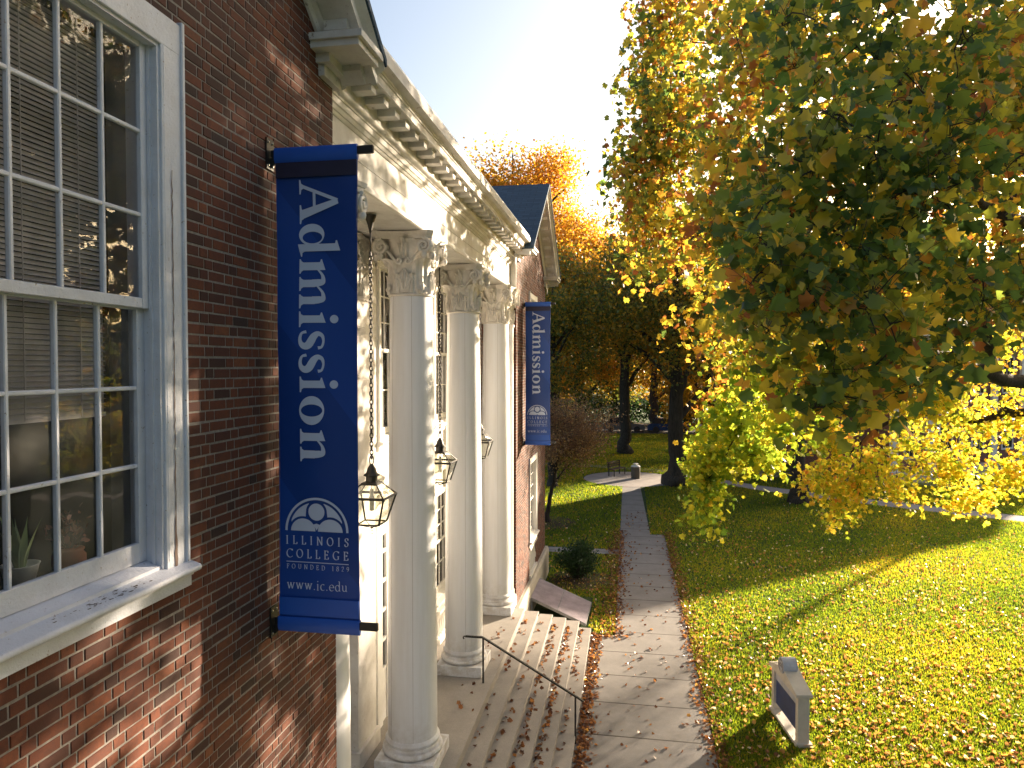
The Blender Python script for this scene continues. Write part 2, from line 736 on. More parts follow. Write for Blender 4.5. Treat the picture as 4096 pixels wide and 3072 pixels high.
def tree(label, limbs, blobs, lsize, per, mat, tmpl, sig, val, seed, cat="tree", group=None, trunk_label=None,
         up=(0, 0, 1), spread=.8, twig=.012, cull=None, name="tree", base=(0, 0, 0), extraC=None, tn=7, vspread=.13, parts=None):
    r = np.random.default_rng(seed)
    base = np.array(base, float)
    root = empty(name, base, label=label, cat=cat, group=group)
    C = sample_blobs(blobs, r) - base
    if extraC is not None and len(extraC):
        C = np.vstack([C, extraC - base])
    if cull is not None:
        C = C[cull(C + base, r)]
    mb = MB()
    rp, rr = [], []
    for pts, rad in limbs:
        pts = [np.array(p, float) - base for p in pts]
        # resample smoothly
        P = np.array(pts)
        rd = np.array(rad, float)
        tt = np.linspace(0, len(P) - 1, (len(P) - 1) * 5 + 1)
        q = np.stack([np.interp(tt, range(len(P)), P[:, i]) for i in range(3)], 1)
        for _ in range(2):
            q[1:-1] = (q[:-2] + q[1:-1] * 2 + q[2:]) / 4
        q[1:-1] += r.normal(size=(len(q) - 2, 3)) * np.interp(tt, range(len(P)), rd)[1:-1, None] * .18
        rq = np.interp(tt, range(len(P)), rd)
        mb.tube(q, list(rq), max(tn, 8))
        sel = q[len(q) // 4:]
        rp += list(sel)
        rr += list(rq[len(q) // 4:])
    tubes = grow(rp, rr, C, r, twig)
    for pts, rad in tubes:
        mb.tube(pts, list(rad), 5 if rad[0] > .02 else 3, cap=False)
    mb.build("trunk", M['bark'], root, smooth=True)
    n = len(C) * per
    ci = np.repeat(np.arange(len(C)), per)
    P = C[ci] + r.normal(size=(n, 3)) * sig
    T, B, N = frames(n, up, spread, r)
    sz = lsize * r.uniform(.65, 1.25, n)
    v = val(P + base, r)
    cv = r.normal(size=len(C)) * vspread
    v = v + cv[ci]
    cards("crown", mat, P, T, B, N, sz, v, tmpl, root)
    return root


# ================================================================== GROUND, PATHS
def ground():
    mb = MB()
    nx = 60
    xs = np.concatenate([np.linspace(-600, -40, 8), np.linspace(-30, 60, 46), np.linspace(80, 700, 8)])
    ys = np.concatenate([np.linspace(-200, -20, 6), np.linspace(-10, 100, 56), np.linspace(120, 1200, 10)])
    vs = [(x, y, 0) for y in ys for x in xs]
    W = len(xs)
    fs = [(j * W + i, j * W + i + 1, (j + 1) * W + i + 1, (j + 1) * W + i) for j in range(len(ys) - 1) for i in range(W - 1)]
    mb.add(vs, fs)
    struct(mb.build("ground", M['ground']))


ground()


def sheet(name, poly, z, mat):
    mb = MB()
    mb.add([(x, y, z) for x, y in poly], [tuple(range(len(poly)))])
    return struct(mb.build(name, mat))


sheet("path", [(2.44, -8), (4.36, -8), (4.36, 15.7), (4.25, 29.5), (3.68, 29.45), (3.44, 41.3), (2.42, 41.2), (2.45, 26.82), (-14, 26.9), (-14, 26.1),
               (2.45, 26.1), (2.46, 18.2), (1.82, 18.2), (1.82, -8)], .012, M['path'])


def ribbon2d(pts, wd):
    P = np.array(pts, float)
    tt = np.linspace(0, len(P) - 1, (len(P) - 1) * 6 + 1)
    q = np.stack([np.interp(tt, range(len(P)), P[:, i]) for i in range(2)], 1)
    for _ in range(4):
        q[1:-1] = (q[:-2] + q[1:-1] * 2 + q[2:]) / 4
    d = np.gradient(q, axis=0)
    d /= np.linalg.norm(d, axis=1)[:, None]
    nrm = np.stack([-d[:, 1], d[:, 0]], 1) * wd / 2
    return [tuple(p) for p in (q + nrm)] + [tuple(p) for p in (q - nrm)[::-1]]


def ribsheet(name, pts, wd, z, mat):
    L = ribbon2d(pts, wd)
    n = len(L) // 2
    mb = MB()
    mb.add([(x, y, z) for x, y in L], [(i, i + 1, 2 * n - 2 - i, 2 * n - 1 - i) for i in range(n - 1)])
    return struct(mb.build(name, mat))


# round brick plaza where the walks meet, and the curved walks leaving it
mb = MB()
mb.lathe([(0.01, 0), (2.9, 0)], (2.9, 43.9, .020), 40, cap=False)
struct(mb.build("path", M['path2']))
ribsheet("path", [(3.5, 44), (7, 45.2), (10, 42), (14, 39.1), (20.6, 35.3), (30, 31)], 1.5, .008, M['path2'])
ribsheet("path", [(-12, 50.5), (-2, 50), (3, 48.3), (7, 46.9), (12, 49), (18, 52), (24, 57)], 1.1, .016, M['path2'])
ribsheet("path", [(11, 47.5), (18, 46), (23, 44.4), (32, 40)], 2.4, .024, M['path2'])
sheet("road", [(-60, 74), (90, 74), (90, 82), (-60, 82)], .012, M['asphalt'])
sheet("road", [(-60, 84), (90, 84), (90, 86), (-60, 86)], .012, M['path2'])
for (cx, cy, rr) in [(-.8, 31.0, 1.3), (1.3, 22.8, 1.1)]:
    mb = MB()
    mb.lathe([(0.01, .03), (rr, .0)], (cx, cy, .02), 24, cap=False)
    struct(mb.build("soil", M['soil']))

# ================================================================== COLLEGE BUILDING
bld = empty("college_building", (0, 0, 0), label="brick college hall with white columned portico, modillion cornice and gabled brick end wings", cat="building")
C0 = 6.36   # near wing corner
C1 = 17.32  # far wing corner
C2 = 23.40


def gable_z(y, y0, y1, ez, pz):
    c = (y0 + y1) / 2
    return pz - abs(y - c) * (pz - ez) / ((y1 - y0) / 2)


def brickwall(ya, yb, z0, holes, top, seed, x=0.0, ymin=-99):
    """Flemish bond wall in the x plane, every brick modelled"""
    r = np.random.default_rng(seed)
    mb = MB()
    att = []
    ch = .0732
    st, hd, jt = .197, .100, .0105
    k = 0
    z = z0
    while z < 12.2:
        y = ya - (0 if k % 2 == 0 else .154)
        i = k
        while y < yb:
            L = st if i % 2 == 0 else hd
            L -= jt
            a, b = max(y, ya), min(y + L, yb)
            y += L + jt
            i += 1
            if b - a < .02:
                continue
            if b < ymin:
                continue
            dzw = .0025 * sin(y * 2.1 + k * .7) + .0015 * sin(y * 5.3 + k * 1.9)
            zz0, zz1 = z + dzw, z + dzw + ch - jt - r.uniform(0, .002)
            if zz1 > min(top(a), top(b)):
                continue
            segs = [(a, b)]
            for (h0, h1, g0, g1) in holes:
                if zz1 > g0 and zz0 < g1:
                    ns = []
                    for (p, q) in segs:
                        if q <= h0 or p >= h1:
                            ns.append((p, q))
                        else:
                            if p < h0:
                                ns.append((p, h0))
                            if q > h1:
                                ns.append((h1, q))
                    segs = ns
            for (p, q) in segs:
                if q - p < .012:
                    continue
                dx = r.normal() * .0012
                e = .003
                j = r.normal(size=8) * .0013
                X0, X1 = x - .006, x + dx
                vs = [(X0, p, zz0), (X0, q, zz0), (X0, q, zz1), (X0, p, zz1),
                      (X1, p + e + j[0], zz0 + e + j[1]), (X1, q - e + j[2], zz0 + e + j[3]), (X1, q - e + j[4], zz1 - e + j[5]), (X1, p + e + j[6], zz1 - e + j[7])]
                mb.add(vs, [(4, 5, 6, 7), (0, 1, 5, 4), (1, 2, 6, 5), (2, 3, 7, 6), (3, 0, 4, 7)])
                v = np.clip(r.normal(.5, .2), 0, 1)
                if r.random() < .08:
                    v = .08
                att += [v] * 5
        z += ch
        k += 1
    return mb, att


WY0, WY1, WZ0, WZ1 = 2.48, 3.83, 5.80, 8.93       # near upper window opening
FW0, FW1 = 19.72, 20.98                            # far wing windows


def cut_plane(mbx, xa, y0, y1, z0, z1, holes):
    """mortar backing with rectangular holes"""
    ys = sorted(set([y0, y1] + [h for q in holes for h in q[:2]]))
    zs = sorted(set([z0, z1] + [h for q in holes for h in q[2:]]))
    for i in range(len(ys) - 1):
        for j in range(len(zs) - 1):
            yc, zc = (ys[i] + ys[i + 1]) / 2, (zs[j] + zs[j + 1]) / 2
            if any(h[0] < yc < h[1] and h[2] < zc < h[3] for h in holes):
                continue
            mbx.add([(xa, ys[i], zs[j]), (xa, ys[i + 1], zs[j]), (xa, ys[i + 1], zs[j + 1]), (xa, ys[i], zs[j + 1])], [(0, 1, 2, 3)])


near_holes = [(WY0, WY1, WZ0 - .1, WZ1), (WY0, WY1, .95, 4.2)]
far_holes = [(FW0, FW1, WZ0 - .1, WZ1), (FW0, FW1, .95, 4.2)]
ntop = lambda y: gable_z(y, -.28, 6.9, 9.9, 12.2)
ftop = lambda y: gable_z(y, 16.9, 23.8, 9.9, 12.2)
for nm, ya, yb, holes, top, seed in (("near", .23, C0, near_holes, ntop, 3), ("far", C1, C2, far_holes, ftop, 4)):
    mb, att = brickwall(ya, yb, .92, holes, top, seed)
    wall = mb.build("brick_wall", M['brick'], bld, attr=att)
    m2 = MB()
    cut_plane(m2, -.0045, ya, yb, .85, 9.75, holes)
    m2.add([(-.0045, ya, 9.75), (-.0045, yb, 9.75), (-.0045, yb, 9.95), (-.0045, (ya + yb) / 2, 12.1), (-.0045, ya, 9.95)], [(0, 1, 2, 3, 4)])
    m2.build("mortar", M['mortar'], wall)
    # stone water table
    m3 = MB()
    m3.prism([(-.3, 0), (.12, 0), (.12, .82), (.07, .90), (-.3, .90)], 1, ya - .1 if nm == "near" else ya, yb + (0 if nm == "near" else .1))
    m3.build("water_table", M['stone'], bld)

# side walls (return faces) of the wings
def sidewall(y, xa, xb, z0, z1, sgn, seed):
    r = np.random.default_rng(seed)
    mb = MB()
    att = []
    z, k = z0, 0
    ch, st, hd, jt = .0732, .197, .1, .0105
    while z + ch < z1:
        x = xb
        i = k + 1
        while x > xa:
            L = (st if i % 2 == 0 else hd) - jt
            a, b = max(x - L, xa), x
            x -= L + jt
            i += 1
            d = y + sgn * r.normal(0, .001)
            e = .003
            zz1 = z + ch - jt
            vs = [(a, y - sgn * .006, z), (b, y - sgn * .006, z), (b, y - sgn * .006, zz1), (a, y - sgn * .006, zz1),
                  (a + e, d, z + e), (b - e, d, z + e), (b - e, d, zz1 - e), (a + e, d, zz1 - e)]
            mb.add(vs, [(4, 5, 6, 7), (0, 1, 5, 4), (1, 2, 6, 5), (2, 3, 7, 6), (3, 0, 4, 7)])
            att += [np.clip(r.normal(.5, .2), 0, 1)] * 5
        z += ch
        k += 1
    return mb, att


mb, att = sidewall(C1, -1.3, -.006, .92, 8.9, -1, 5)
w2 = mb.build("brick_wall", M['brick'], bld, attr=att)
MB().add([(-1.3, C1 + .0045, .9), (-.004, C1 + .0045, .9), (-.004, C1 + .0045, 9.9), (-1.3, C1 + .0045, 9.9)], [(0, 1, 2, 3)]).build("mortar", M['mortar'], w2)
mb, att = sidewall(C0, -1.3, -.006, .92, 8.9, 1, 6)
w2 = mb.build("brick_wall", M['brick'], bld, attr=att)
MB().add([(-1.3, C0 - .0045, .9), (-.004, C0 - .0045, .9), (-.004, C0 - .0045, 9.9), (-1.3, C0 - .0045, 9.9)], [(0, 1, 2, 3)]).build("mortar", M['mortar'], w2)
# far end wall and back massing
mb = MB()
mb.box((-9, C2 - .3, 0), (-.012, C2 - .01, 9.9))
mb.box((-9, .25, 0), (-8.7, C2 - .31, 9.9))
mb.box((-9, .25, 0), (-.012, .5, 9.9))
mb.build("rear_wall", M['hallbrick'], bld, uv=lambda c: np.stack([c[:, 0] + c[:, 1], c[:, 2]], 1))


# ---- windows
def window(y0, y1, z0, z1, xp, cols, zm, rows_up, rows_lo, casing=.19, blind=None, sill=True, label=None, grime='white', cap=False, deep=.35):
    """sash window in the x plane xp; parts and sub-parts"""
    mat = M['old_white'] if grime == 'old' else M['white']
    fr = MB()
    # casing: layered mouldings
    for (a, b) in ((y0 - casing, y0), (y1, y1 + casing)):
        fr.cham((xp - .08, a, z0 - .05), (xp + .028, b, z1 + casing), .004)
    fr.cham((xp - .08, y0 - casing + .001, z1), (xp + .03, y1 + casing - .001, z1 + casing - .002), .004)
    # outer back-band
    for a in (y0 - casing - .018, y1 + casing - .012):
        fr.cham((xp - .03, a, z0 - .05), (xp + .045, a + .03, z1 + casing + .02), .006)
    # inner bead + jamb
    for (a, s) in ((y0, 1), (y1, -1)):
        fr.box((xp - .20, a - .02 if s < 0 else a - .03, z0 - .03), (xp + .012, a + .03 if s < 0 else a + .02, z1))
        fr.tube([(xp + .018, a - s * .02, z0), (xp + .018, a - s * .02, z1)], .014, 8)
        fr.box((xp - .048, a, z0), (xp - .030, a + s * .035, z1))
    fr.box((xp - .2, y0, z1 - .02), (xp + .01, y1, z1 + .02))
    if cap:
        fr.box((xp - .05, y0 - casing - .05, z1 + casing), (xp + .10, y1 + casing + .05, z1 + casing + .06))
    F = fr.build("window", mat, bld, smooth=True, auto=30)
    if label:
        F["label"] = label
    st = .065
    ymid = [y0 + .04 + (y1 - y0 - .08) * i / cols for i in range(cols + 1)]

    def sash(za, zb, x0, x1, rows, name, rail_b):
        m = MB()
        m.cham((x0, y0 + .02, za), (x1, y0 + .02 + st, zb), .003)
        m.cham((x0, y1 - .02 - st, za), (x1, y1 - .02, zb), .003)
        m.cham((x0 + .001, y0 + .021 + st, za), (x1 - .001, y1 - .021 - st, za + rail_b), .003)
        m.cham((x0 + .001, y0 + .021 + st, zb - .05), (x1 - .001, y1 - .021 - st, zb), .003)
        ya, yb = y0 + .02 + st, y1 - .02 - st
        for i in range(1, cols):
            yy = ya + (yb - ya) * i / cols
            m.cham((x0 + .004, yy - .012, za + rail_b - .004), (x1 - .003, yy + .012, zb - .046), .005)
        zlo, zhi = za + rail_b, zb - .05
        for i in range(1, rows):
            zz = zlo + (zhi - zlo) * i / rows
            m.cham((x0 + .006, ya - .003, zz - .012), (x1 - .005, yb + .003, zz + .012), .005)
        m.build(name, mat, F, smooth=True, auto=30)
        xg = (x0 + x1) / 2 - .006
        g = MB()
        g.add([(xg, ya - .01, zlo - .01), (xg, yb + .01, zlo - .01), (xg, yb + .01, zhi + .01), (xg, ya - .01, zhi + .01)], [(0, 1, 2, 3)])
        g.build("glass", M['glass'], F)

    sash(zm - .06, z1, xp - .088, xp - .05, rows_up, "upper_sash", .06)
    sash(z0 + .02, zm - .02, xp - .132, xp - .093, rows_lo, "lower_sash", .12)
    # interior reveal and dark room
    q = MB()
    q.box((xp - deep, y1 + .001, z0 - .1), (xp - .14, y1 + .05, z1 + .1))
    q.box((xp - deep, y0 - .05, z0 - .1), (xp - .14, y0 - .001, z1 + .1))
    q.box((xp - deep - .2, y0, z0 - .04), (xp - .14, y1, z0 - .01))
    q.build("inner_reveal", M['roomside'], F)
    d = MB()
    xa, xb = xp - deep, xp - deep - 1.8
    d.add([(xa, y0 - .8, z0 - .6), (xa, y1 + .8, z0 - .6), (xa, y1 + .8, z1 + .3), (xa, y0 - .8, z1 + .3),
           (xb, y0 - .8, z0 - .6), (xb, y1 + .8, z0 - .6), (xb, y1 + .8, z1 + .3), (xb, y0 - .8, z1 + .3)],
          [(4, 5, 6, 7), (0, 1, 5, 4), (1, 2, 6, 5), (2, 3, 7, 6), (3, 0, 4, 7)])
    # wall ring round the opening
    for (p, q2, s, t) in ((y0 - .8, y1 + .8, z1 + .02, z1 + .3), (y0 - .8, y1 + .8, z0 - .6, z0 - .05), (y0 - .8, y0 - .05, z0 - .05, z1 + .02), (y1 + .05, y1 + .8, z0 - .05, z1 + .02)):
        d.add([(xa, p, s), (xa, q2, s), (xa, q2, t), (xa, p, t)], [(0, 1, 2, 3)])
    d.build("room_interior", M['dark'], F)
    if blind:
        b = MB()
        zz = z1 - .04
        i = 0
        while zz > blind:
            tl = .011
            b.box((xp - .262, y0 + .03, zz - .0125), (xp - .258, y1 - .16, zz + .0085))
            b.add([(xp - .262, y0 + .03, zz - .0125), (xp - .262, y1 - .16, zz - .0125), (xp - .240, y1 - .16, zz - .018), (xp - .240, y0 + .03, zz - .018)], [(0, 1, 2, 3)])
            zz -= .0275
        b.box((xp - .275, y0 + .03, zz - .01), (xp - .245, y1 - .16, zz + .015))
        for yy in (y0 + .25, (y0 + y1) / 2 - .05, y1 - .35):
            b.box((xp - .243, yy, zz), (xp - .239, yy + .006, z1))
        b.build("blind", M['blind'], F)
    if sill:
        s2 = MB()
        ya, yb = y0 - casing - .035, y1 + casing + .035
        # sub-sill then moulded nose
        s2.prism([(xp - .15, z0 - .06), (xp + .0, z0 - .06), (xp + .0, z0 - .012), (xp - .15, z0 + .03)], 1, y0 + .001, y1 - .001)
        prof = [(xp - .07, z0 - .20), (xp + .035, z0 - .20), (xp + .035, z0 - .135), (xp + .05, z0 - .13), (xp + .055, z0 - .112), (xp + .075, z0 - .105)]
        for i in range(9):
            t = -pi / 2 + pi * i / 8
            prof.append((xp + .088 + .022 * cos(t), z0 - .079 + .022 * sin(t)))
        prof += [(xp + .075, z0 - .052), (xp + .0, z0 - .032), (xp - .07, z0 - .030)]
        s2.prism(prof, 1, ya, yb)
        s2.build("sill", mat, F, smooth=True, auto=40)
    return F


win = window(WY0, WY1, WZ0, WZ1, 0, 4, 7.405, 3, 3, .19, blind=6.72, grime='old', label="large many-paned sash window with peeling white frame, nearest the camera")
window(WY0, WY1, 1.75, 4.2, 0, 4, 3.1, 2, 2, .19, blind=3.3)
window(FW0, FW1, WZ0, WZ1, 0, 4, 7.405, 3, 3, .16, blind=6.8)
window(FW0, FW1, 2.05, 4.2, 0, 4, 3.1, 3, 2, .16, blind=3.4, sill=True)


def balustrade(y0, y1, z0, z1, xp):
    b = MB()
    b.box((xp - .12, y0, z1 - .08), (xp + .05, y1, z1))
    b.box((xp - .12, y0, z0), (xp + .05, y1, z0 + .10))
    b.box((xp - .14, y0, z0 + .10), (xp - .11, y1, z1 - .08))
    n = int((y1 - y0) / .15)
    h = z1 - z0 - .18
    for i in range(n):
        yy = y0 + (i + .5) * (y1 - y0) / n
        prof = [(.030, 0), (.030, .05 * h), (.018, .08 * h), (.045, .3 * h), (.048, .38 * h), (.018, .66 * h), (.022, .8 * h), (.016, .86 * h), (.03, .93 * h), (.03, h)]
        b.lathe(prof, (xp - .035, yy, z0 + .10), 10)
    return b.build("baluster_panel", M['white'], bld, smooth=True, auto=35)


balustrade(FW0 - .1, FW1 + .1, .93, 1.82, 0)
balustrade(WY0 - .1, WY1 + .1, .8, 1.52, 0)

pe = MB()
rr2 = np.random.default_rng(9)
zz = np.linspace(5.76, 8.2, 60)
wl = .004 + .012 * np.clip((6.1 - zz) * 3, 0, 1) + .003 * rr2.random(60)
yc_ = WY1 + .082 + .002 * rr2.normal(size=60)
pe.add([(.0325, yc_[i] - wl[i] * (.4 + rr2.random() * .6), zz[i]) for i in range(60)] + [(.0325, yc_[i] + wl[i] * (.4 + rr2.random() * .6), zz[i]) for i in range(60)],
       [(i, i + 1, 61 + i, 60 + i) for i in range(59)])
fk = MB()
for _ in range(70):
    y_ = 3.36 + rr2.normal() * .13
    x_ = min(.072, max(.004, .045 + rr2.normal() * .018))
    s_ = abs(rr2.normal()) * .0035 + .0012
    zt_ = 5.768 - .02 * x_ / .075 + .0012
    P_ = [(x_ + s_ * cos(t) * (.5 + rr2.random()), y_ + 2.0 * s_ * sin(t) * (.5 + rr2.random()), zt_) for t in np.linspace(0, 2 * pi, 7)[:-1]]
    fk.add(P_, [tuple(range(6))])
fk.build("paint_flakes", flat("bare_dark_wood", (.07, .045, .04), .9), win)["kind"] = "stuff"
pe.build("peeled_strip", flat("bare_wood", (.16, .11, .09), .9), win)

# ---- portico
BW = -1.30
portico_z = 1.02
# porch floor with notched nosing and steps
fl = MB()
fl.box((-1.6, 6.3, .82), (.262, 16.97, portico_z))
fl.box((-1.6, 6.35, 0), (.22, 16.9, .815))
fl.build("porch_floor", M['step'], bld)
ends = [(.262, 16.97), (.583, 17.30), (.901, 17.61), (1.215, 17.91), (1.535, 18.2), (1.84, 18.2)]
stairs = MB()
for i in range(1, 6):
    top = portico_z - .17 * i
    x0, x1 = ends[i - 1][0] - .03, ends[i][0]
    y1 = ends[i][1]
    # nosing slab and body
    stairs.cham((x0, 4.9, top - .06), (x1, y1, top), .008)
    if top - .062 > 0:
        stairs.box((x0 - .2, 4.93, 0.001 * i), (x1 - .018, y1 - .02, top - .061))
stairs.build("steps", M['step'], bld)

# back wall
bay = [11.84 - 3.33, 11.84, 11.84 + 3.33]
COLY = [6.76, 10.09, 13.42, 16.80]
wh = []
for i, yc in enumerate(bay):
    wh.append((yc - .70, yc + .70, WZ0 - .1, WZ1 - .25))
    if i != 1:
        wh.append((yc - .70, yc + .70, .98, 4.2))
m2 = MB()
cut_plane(m2, BW, C0 - .2, C1 + .2, .9, 9.0, wh)
m2.build("portico_wall", M['cream'], bld)
for i, yc in enumerate(bay):
    window(yc - .70, yc + .70, WZ0, WZ1 - .25, BW, 4, 7.3, 3, 2, .12, blind=None if i else 6.5)
    if i != 1:
        window(yc - .70, yc + .70, 1.95, 4.2, BW, 4, 3.15, 3, 2, .10, blind=3.5 if i else None)
        balustrade(yc - .8, yc + .8, 1.04, 1.75, BW + .08)
# string band between storeys
m2 = MB()
m2.box((BW, C0, 4.72), (BW + .06, C1, 4.92))
m2.box((BW, C0, 4.92), (BW + .10, C1, 4.98))
m2.build("string_course", M['cream'], bld)
# pilasters on the back wall
for yc in COLY[1:3] + [6.66, 17.02]:
    m2 = MB()
    hw = .37 if 7 < yc < 17 else .28
    m2.box((BW, yc - hw, 1.02), (BW + .16, yc + hw, 8.03))
    m2.box((BW, yc - hw - .05, 1.03), (BW + .21, yc + hw + .05, 1.28))
    m2.box((BW, yc - hw - .03, 7.98), (BW + .185, yc + hw + .03, 8.03))
    m2.build("pilaster", M['cream'], bld)
# respond pilaster against the far wing
m2 = MB()
m2.box((-.60, C1 - .16, 1.26), (-.06, C1 - .002, 8.0))
m2.prism([(-.62, 1.26), (-.04, 1.26), (-.04, 1.40), (-.62, 1.40)], 1, C1 - .2, C1 - .001)
m2.box((-.66, C1 - .24, 1.022), (0.0, C1 - .001, 1.26))
m2.box((-.62, C1 - .18, 7.97), (-.04, C1 - .001, 8.03))
m2.build("pilaster", M['white'], bld)
# entrance door in the middle bay
dr = MB()
yc = bay[1]
dr.box((BW, yc - 1.05, 1.02), (BW + .07, yc - .82, 4.45))
dr.box((BW, yc + .82, 1.02), (BW + .07, yc + 1.05, 4.45))
dr.box((BW, yc - .82, 4.2), (BW + .069, yc + .82, 4.45))
dr.box((BW, yc - 1.12, 4.45), (BW + .16, yc + 1.12, 4.55))
dr.box((BW, yc - .55, 1.02), (BW + .05, yc - .48, 4.2))
dr.box((BW, yc + .48, 1.02), (BW + .05, yc + .55, 4.2))
dr.box((BW, yc - .815, 1.02), (BW + .03, yc - .555, 1.9))
dr.box((BW, yc + .555, 1.02), (BW + .03, yc + .815, 1.9))
for zz in (1.9, 2.4, 2.9, 3.4, 3.9):
    dr.box((BW + .001, yc - .81, zz - .03), (BW + .04, yc - .56, zz + .03))
    dr.box((BW + .001, yc + .56, zz - .03), (BW + .04, yc + .81, zz + .03))
D = dr.build("entrance", M['white'], bld)
dd = MB()
dd.box((BW + .001, yc - .475, 1.03), (BW + .03, yc + .475, 4.19))
for s in (-1, 1):
    for (za, zb) in ((1.2, 1.9), (2.0, 3.0)):
        dd.cham((BW + .02, yc + s * .24 - .16, za), (BW + .045, yc + s * .24 + .16, zb), .01)
dd.build("door", M['cream'], D)
for s in (-1, 1):
    gg = MB()
    gg.add([(BW + .006, yc + s * .685 - .125, 1.93), (BW + .006, yc + s * .685 + .125, 1.93), (BW + .006, yc + s * .685 + .125, 4.15), (BW + .006, yc + s * .685 - .125, 4.15)], [(0, 1, 2, 3)])
    gg.build("sidelight_glass", M['carglass'], D)


# ---- columns
def acanth(mb, th, h0, h1, wid, bell, curl, nrib=5, lobes=5, nu=14, nv=16, off=.012, fan=False):
    vs = []
    for j in range(nv + 1):
        v = j / nv
        h = h0 + (h1 - h0) * v
        if fan:
            wv = wid * (.35 + .65 * v) if v < .6 else wid * sqrt(max(0, 1 - ((v - .6) / .42) ** 2))
        else:
            wv = wid * (.75 + .35 * sin(pi * v * .8)) * sqrt(max(0.0, 1 - max(0, v - .72) ** 2 / .082))
        sc_ = 1 - .16 * abs(sin(lobes * pi * v)) if not fan else 1
        for i in range(nu + 1):
            u = -1 + 2 * i / nu
            rib = cos(u * pi * nrib) * .017 * (1 - abs(u) * .3)
            if fan:
                rr = .018 * sin(pi * min(v * 1.1, 1)) + .006
                lift = rr + rib * min(1, v * 2)
                hh = h - (.06 * u * u * v)
                tipn = 1 + .0 * u
            else:
                c = max(0, (v - .6) / .4)
                lift = .02 + curl * c ** 1.6 + rib * (1 - c * .5) - .018 * u * u * (1 - c)
                hh = h - c ** 2.5 * (h1 - h0) * .16 * (1 - .0)
                hh -= abs(sin(lobes * pi * v)) * .0
            r = bell(h) + off + lift
            ang = th + u * wv * sc_ / bell(h)
            vs.append((r * cos(ang), r * sin(ang), hh))
    W = nu + 1
    mb.add(vs, [(j * W + i, j * W + i + 1, (j + 1) * W + i + 1, (j + 1) * W + i) for j in range(nv) for i in range(nu)])


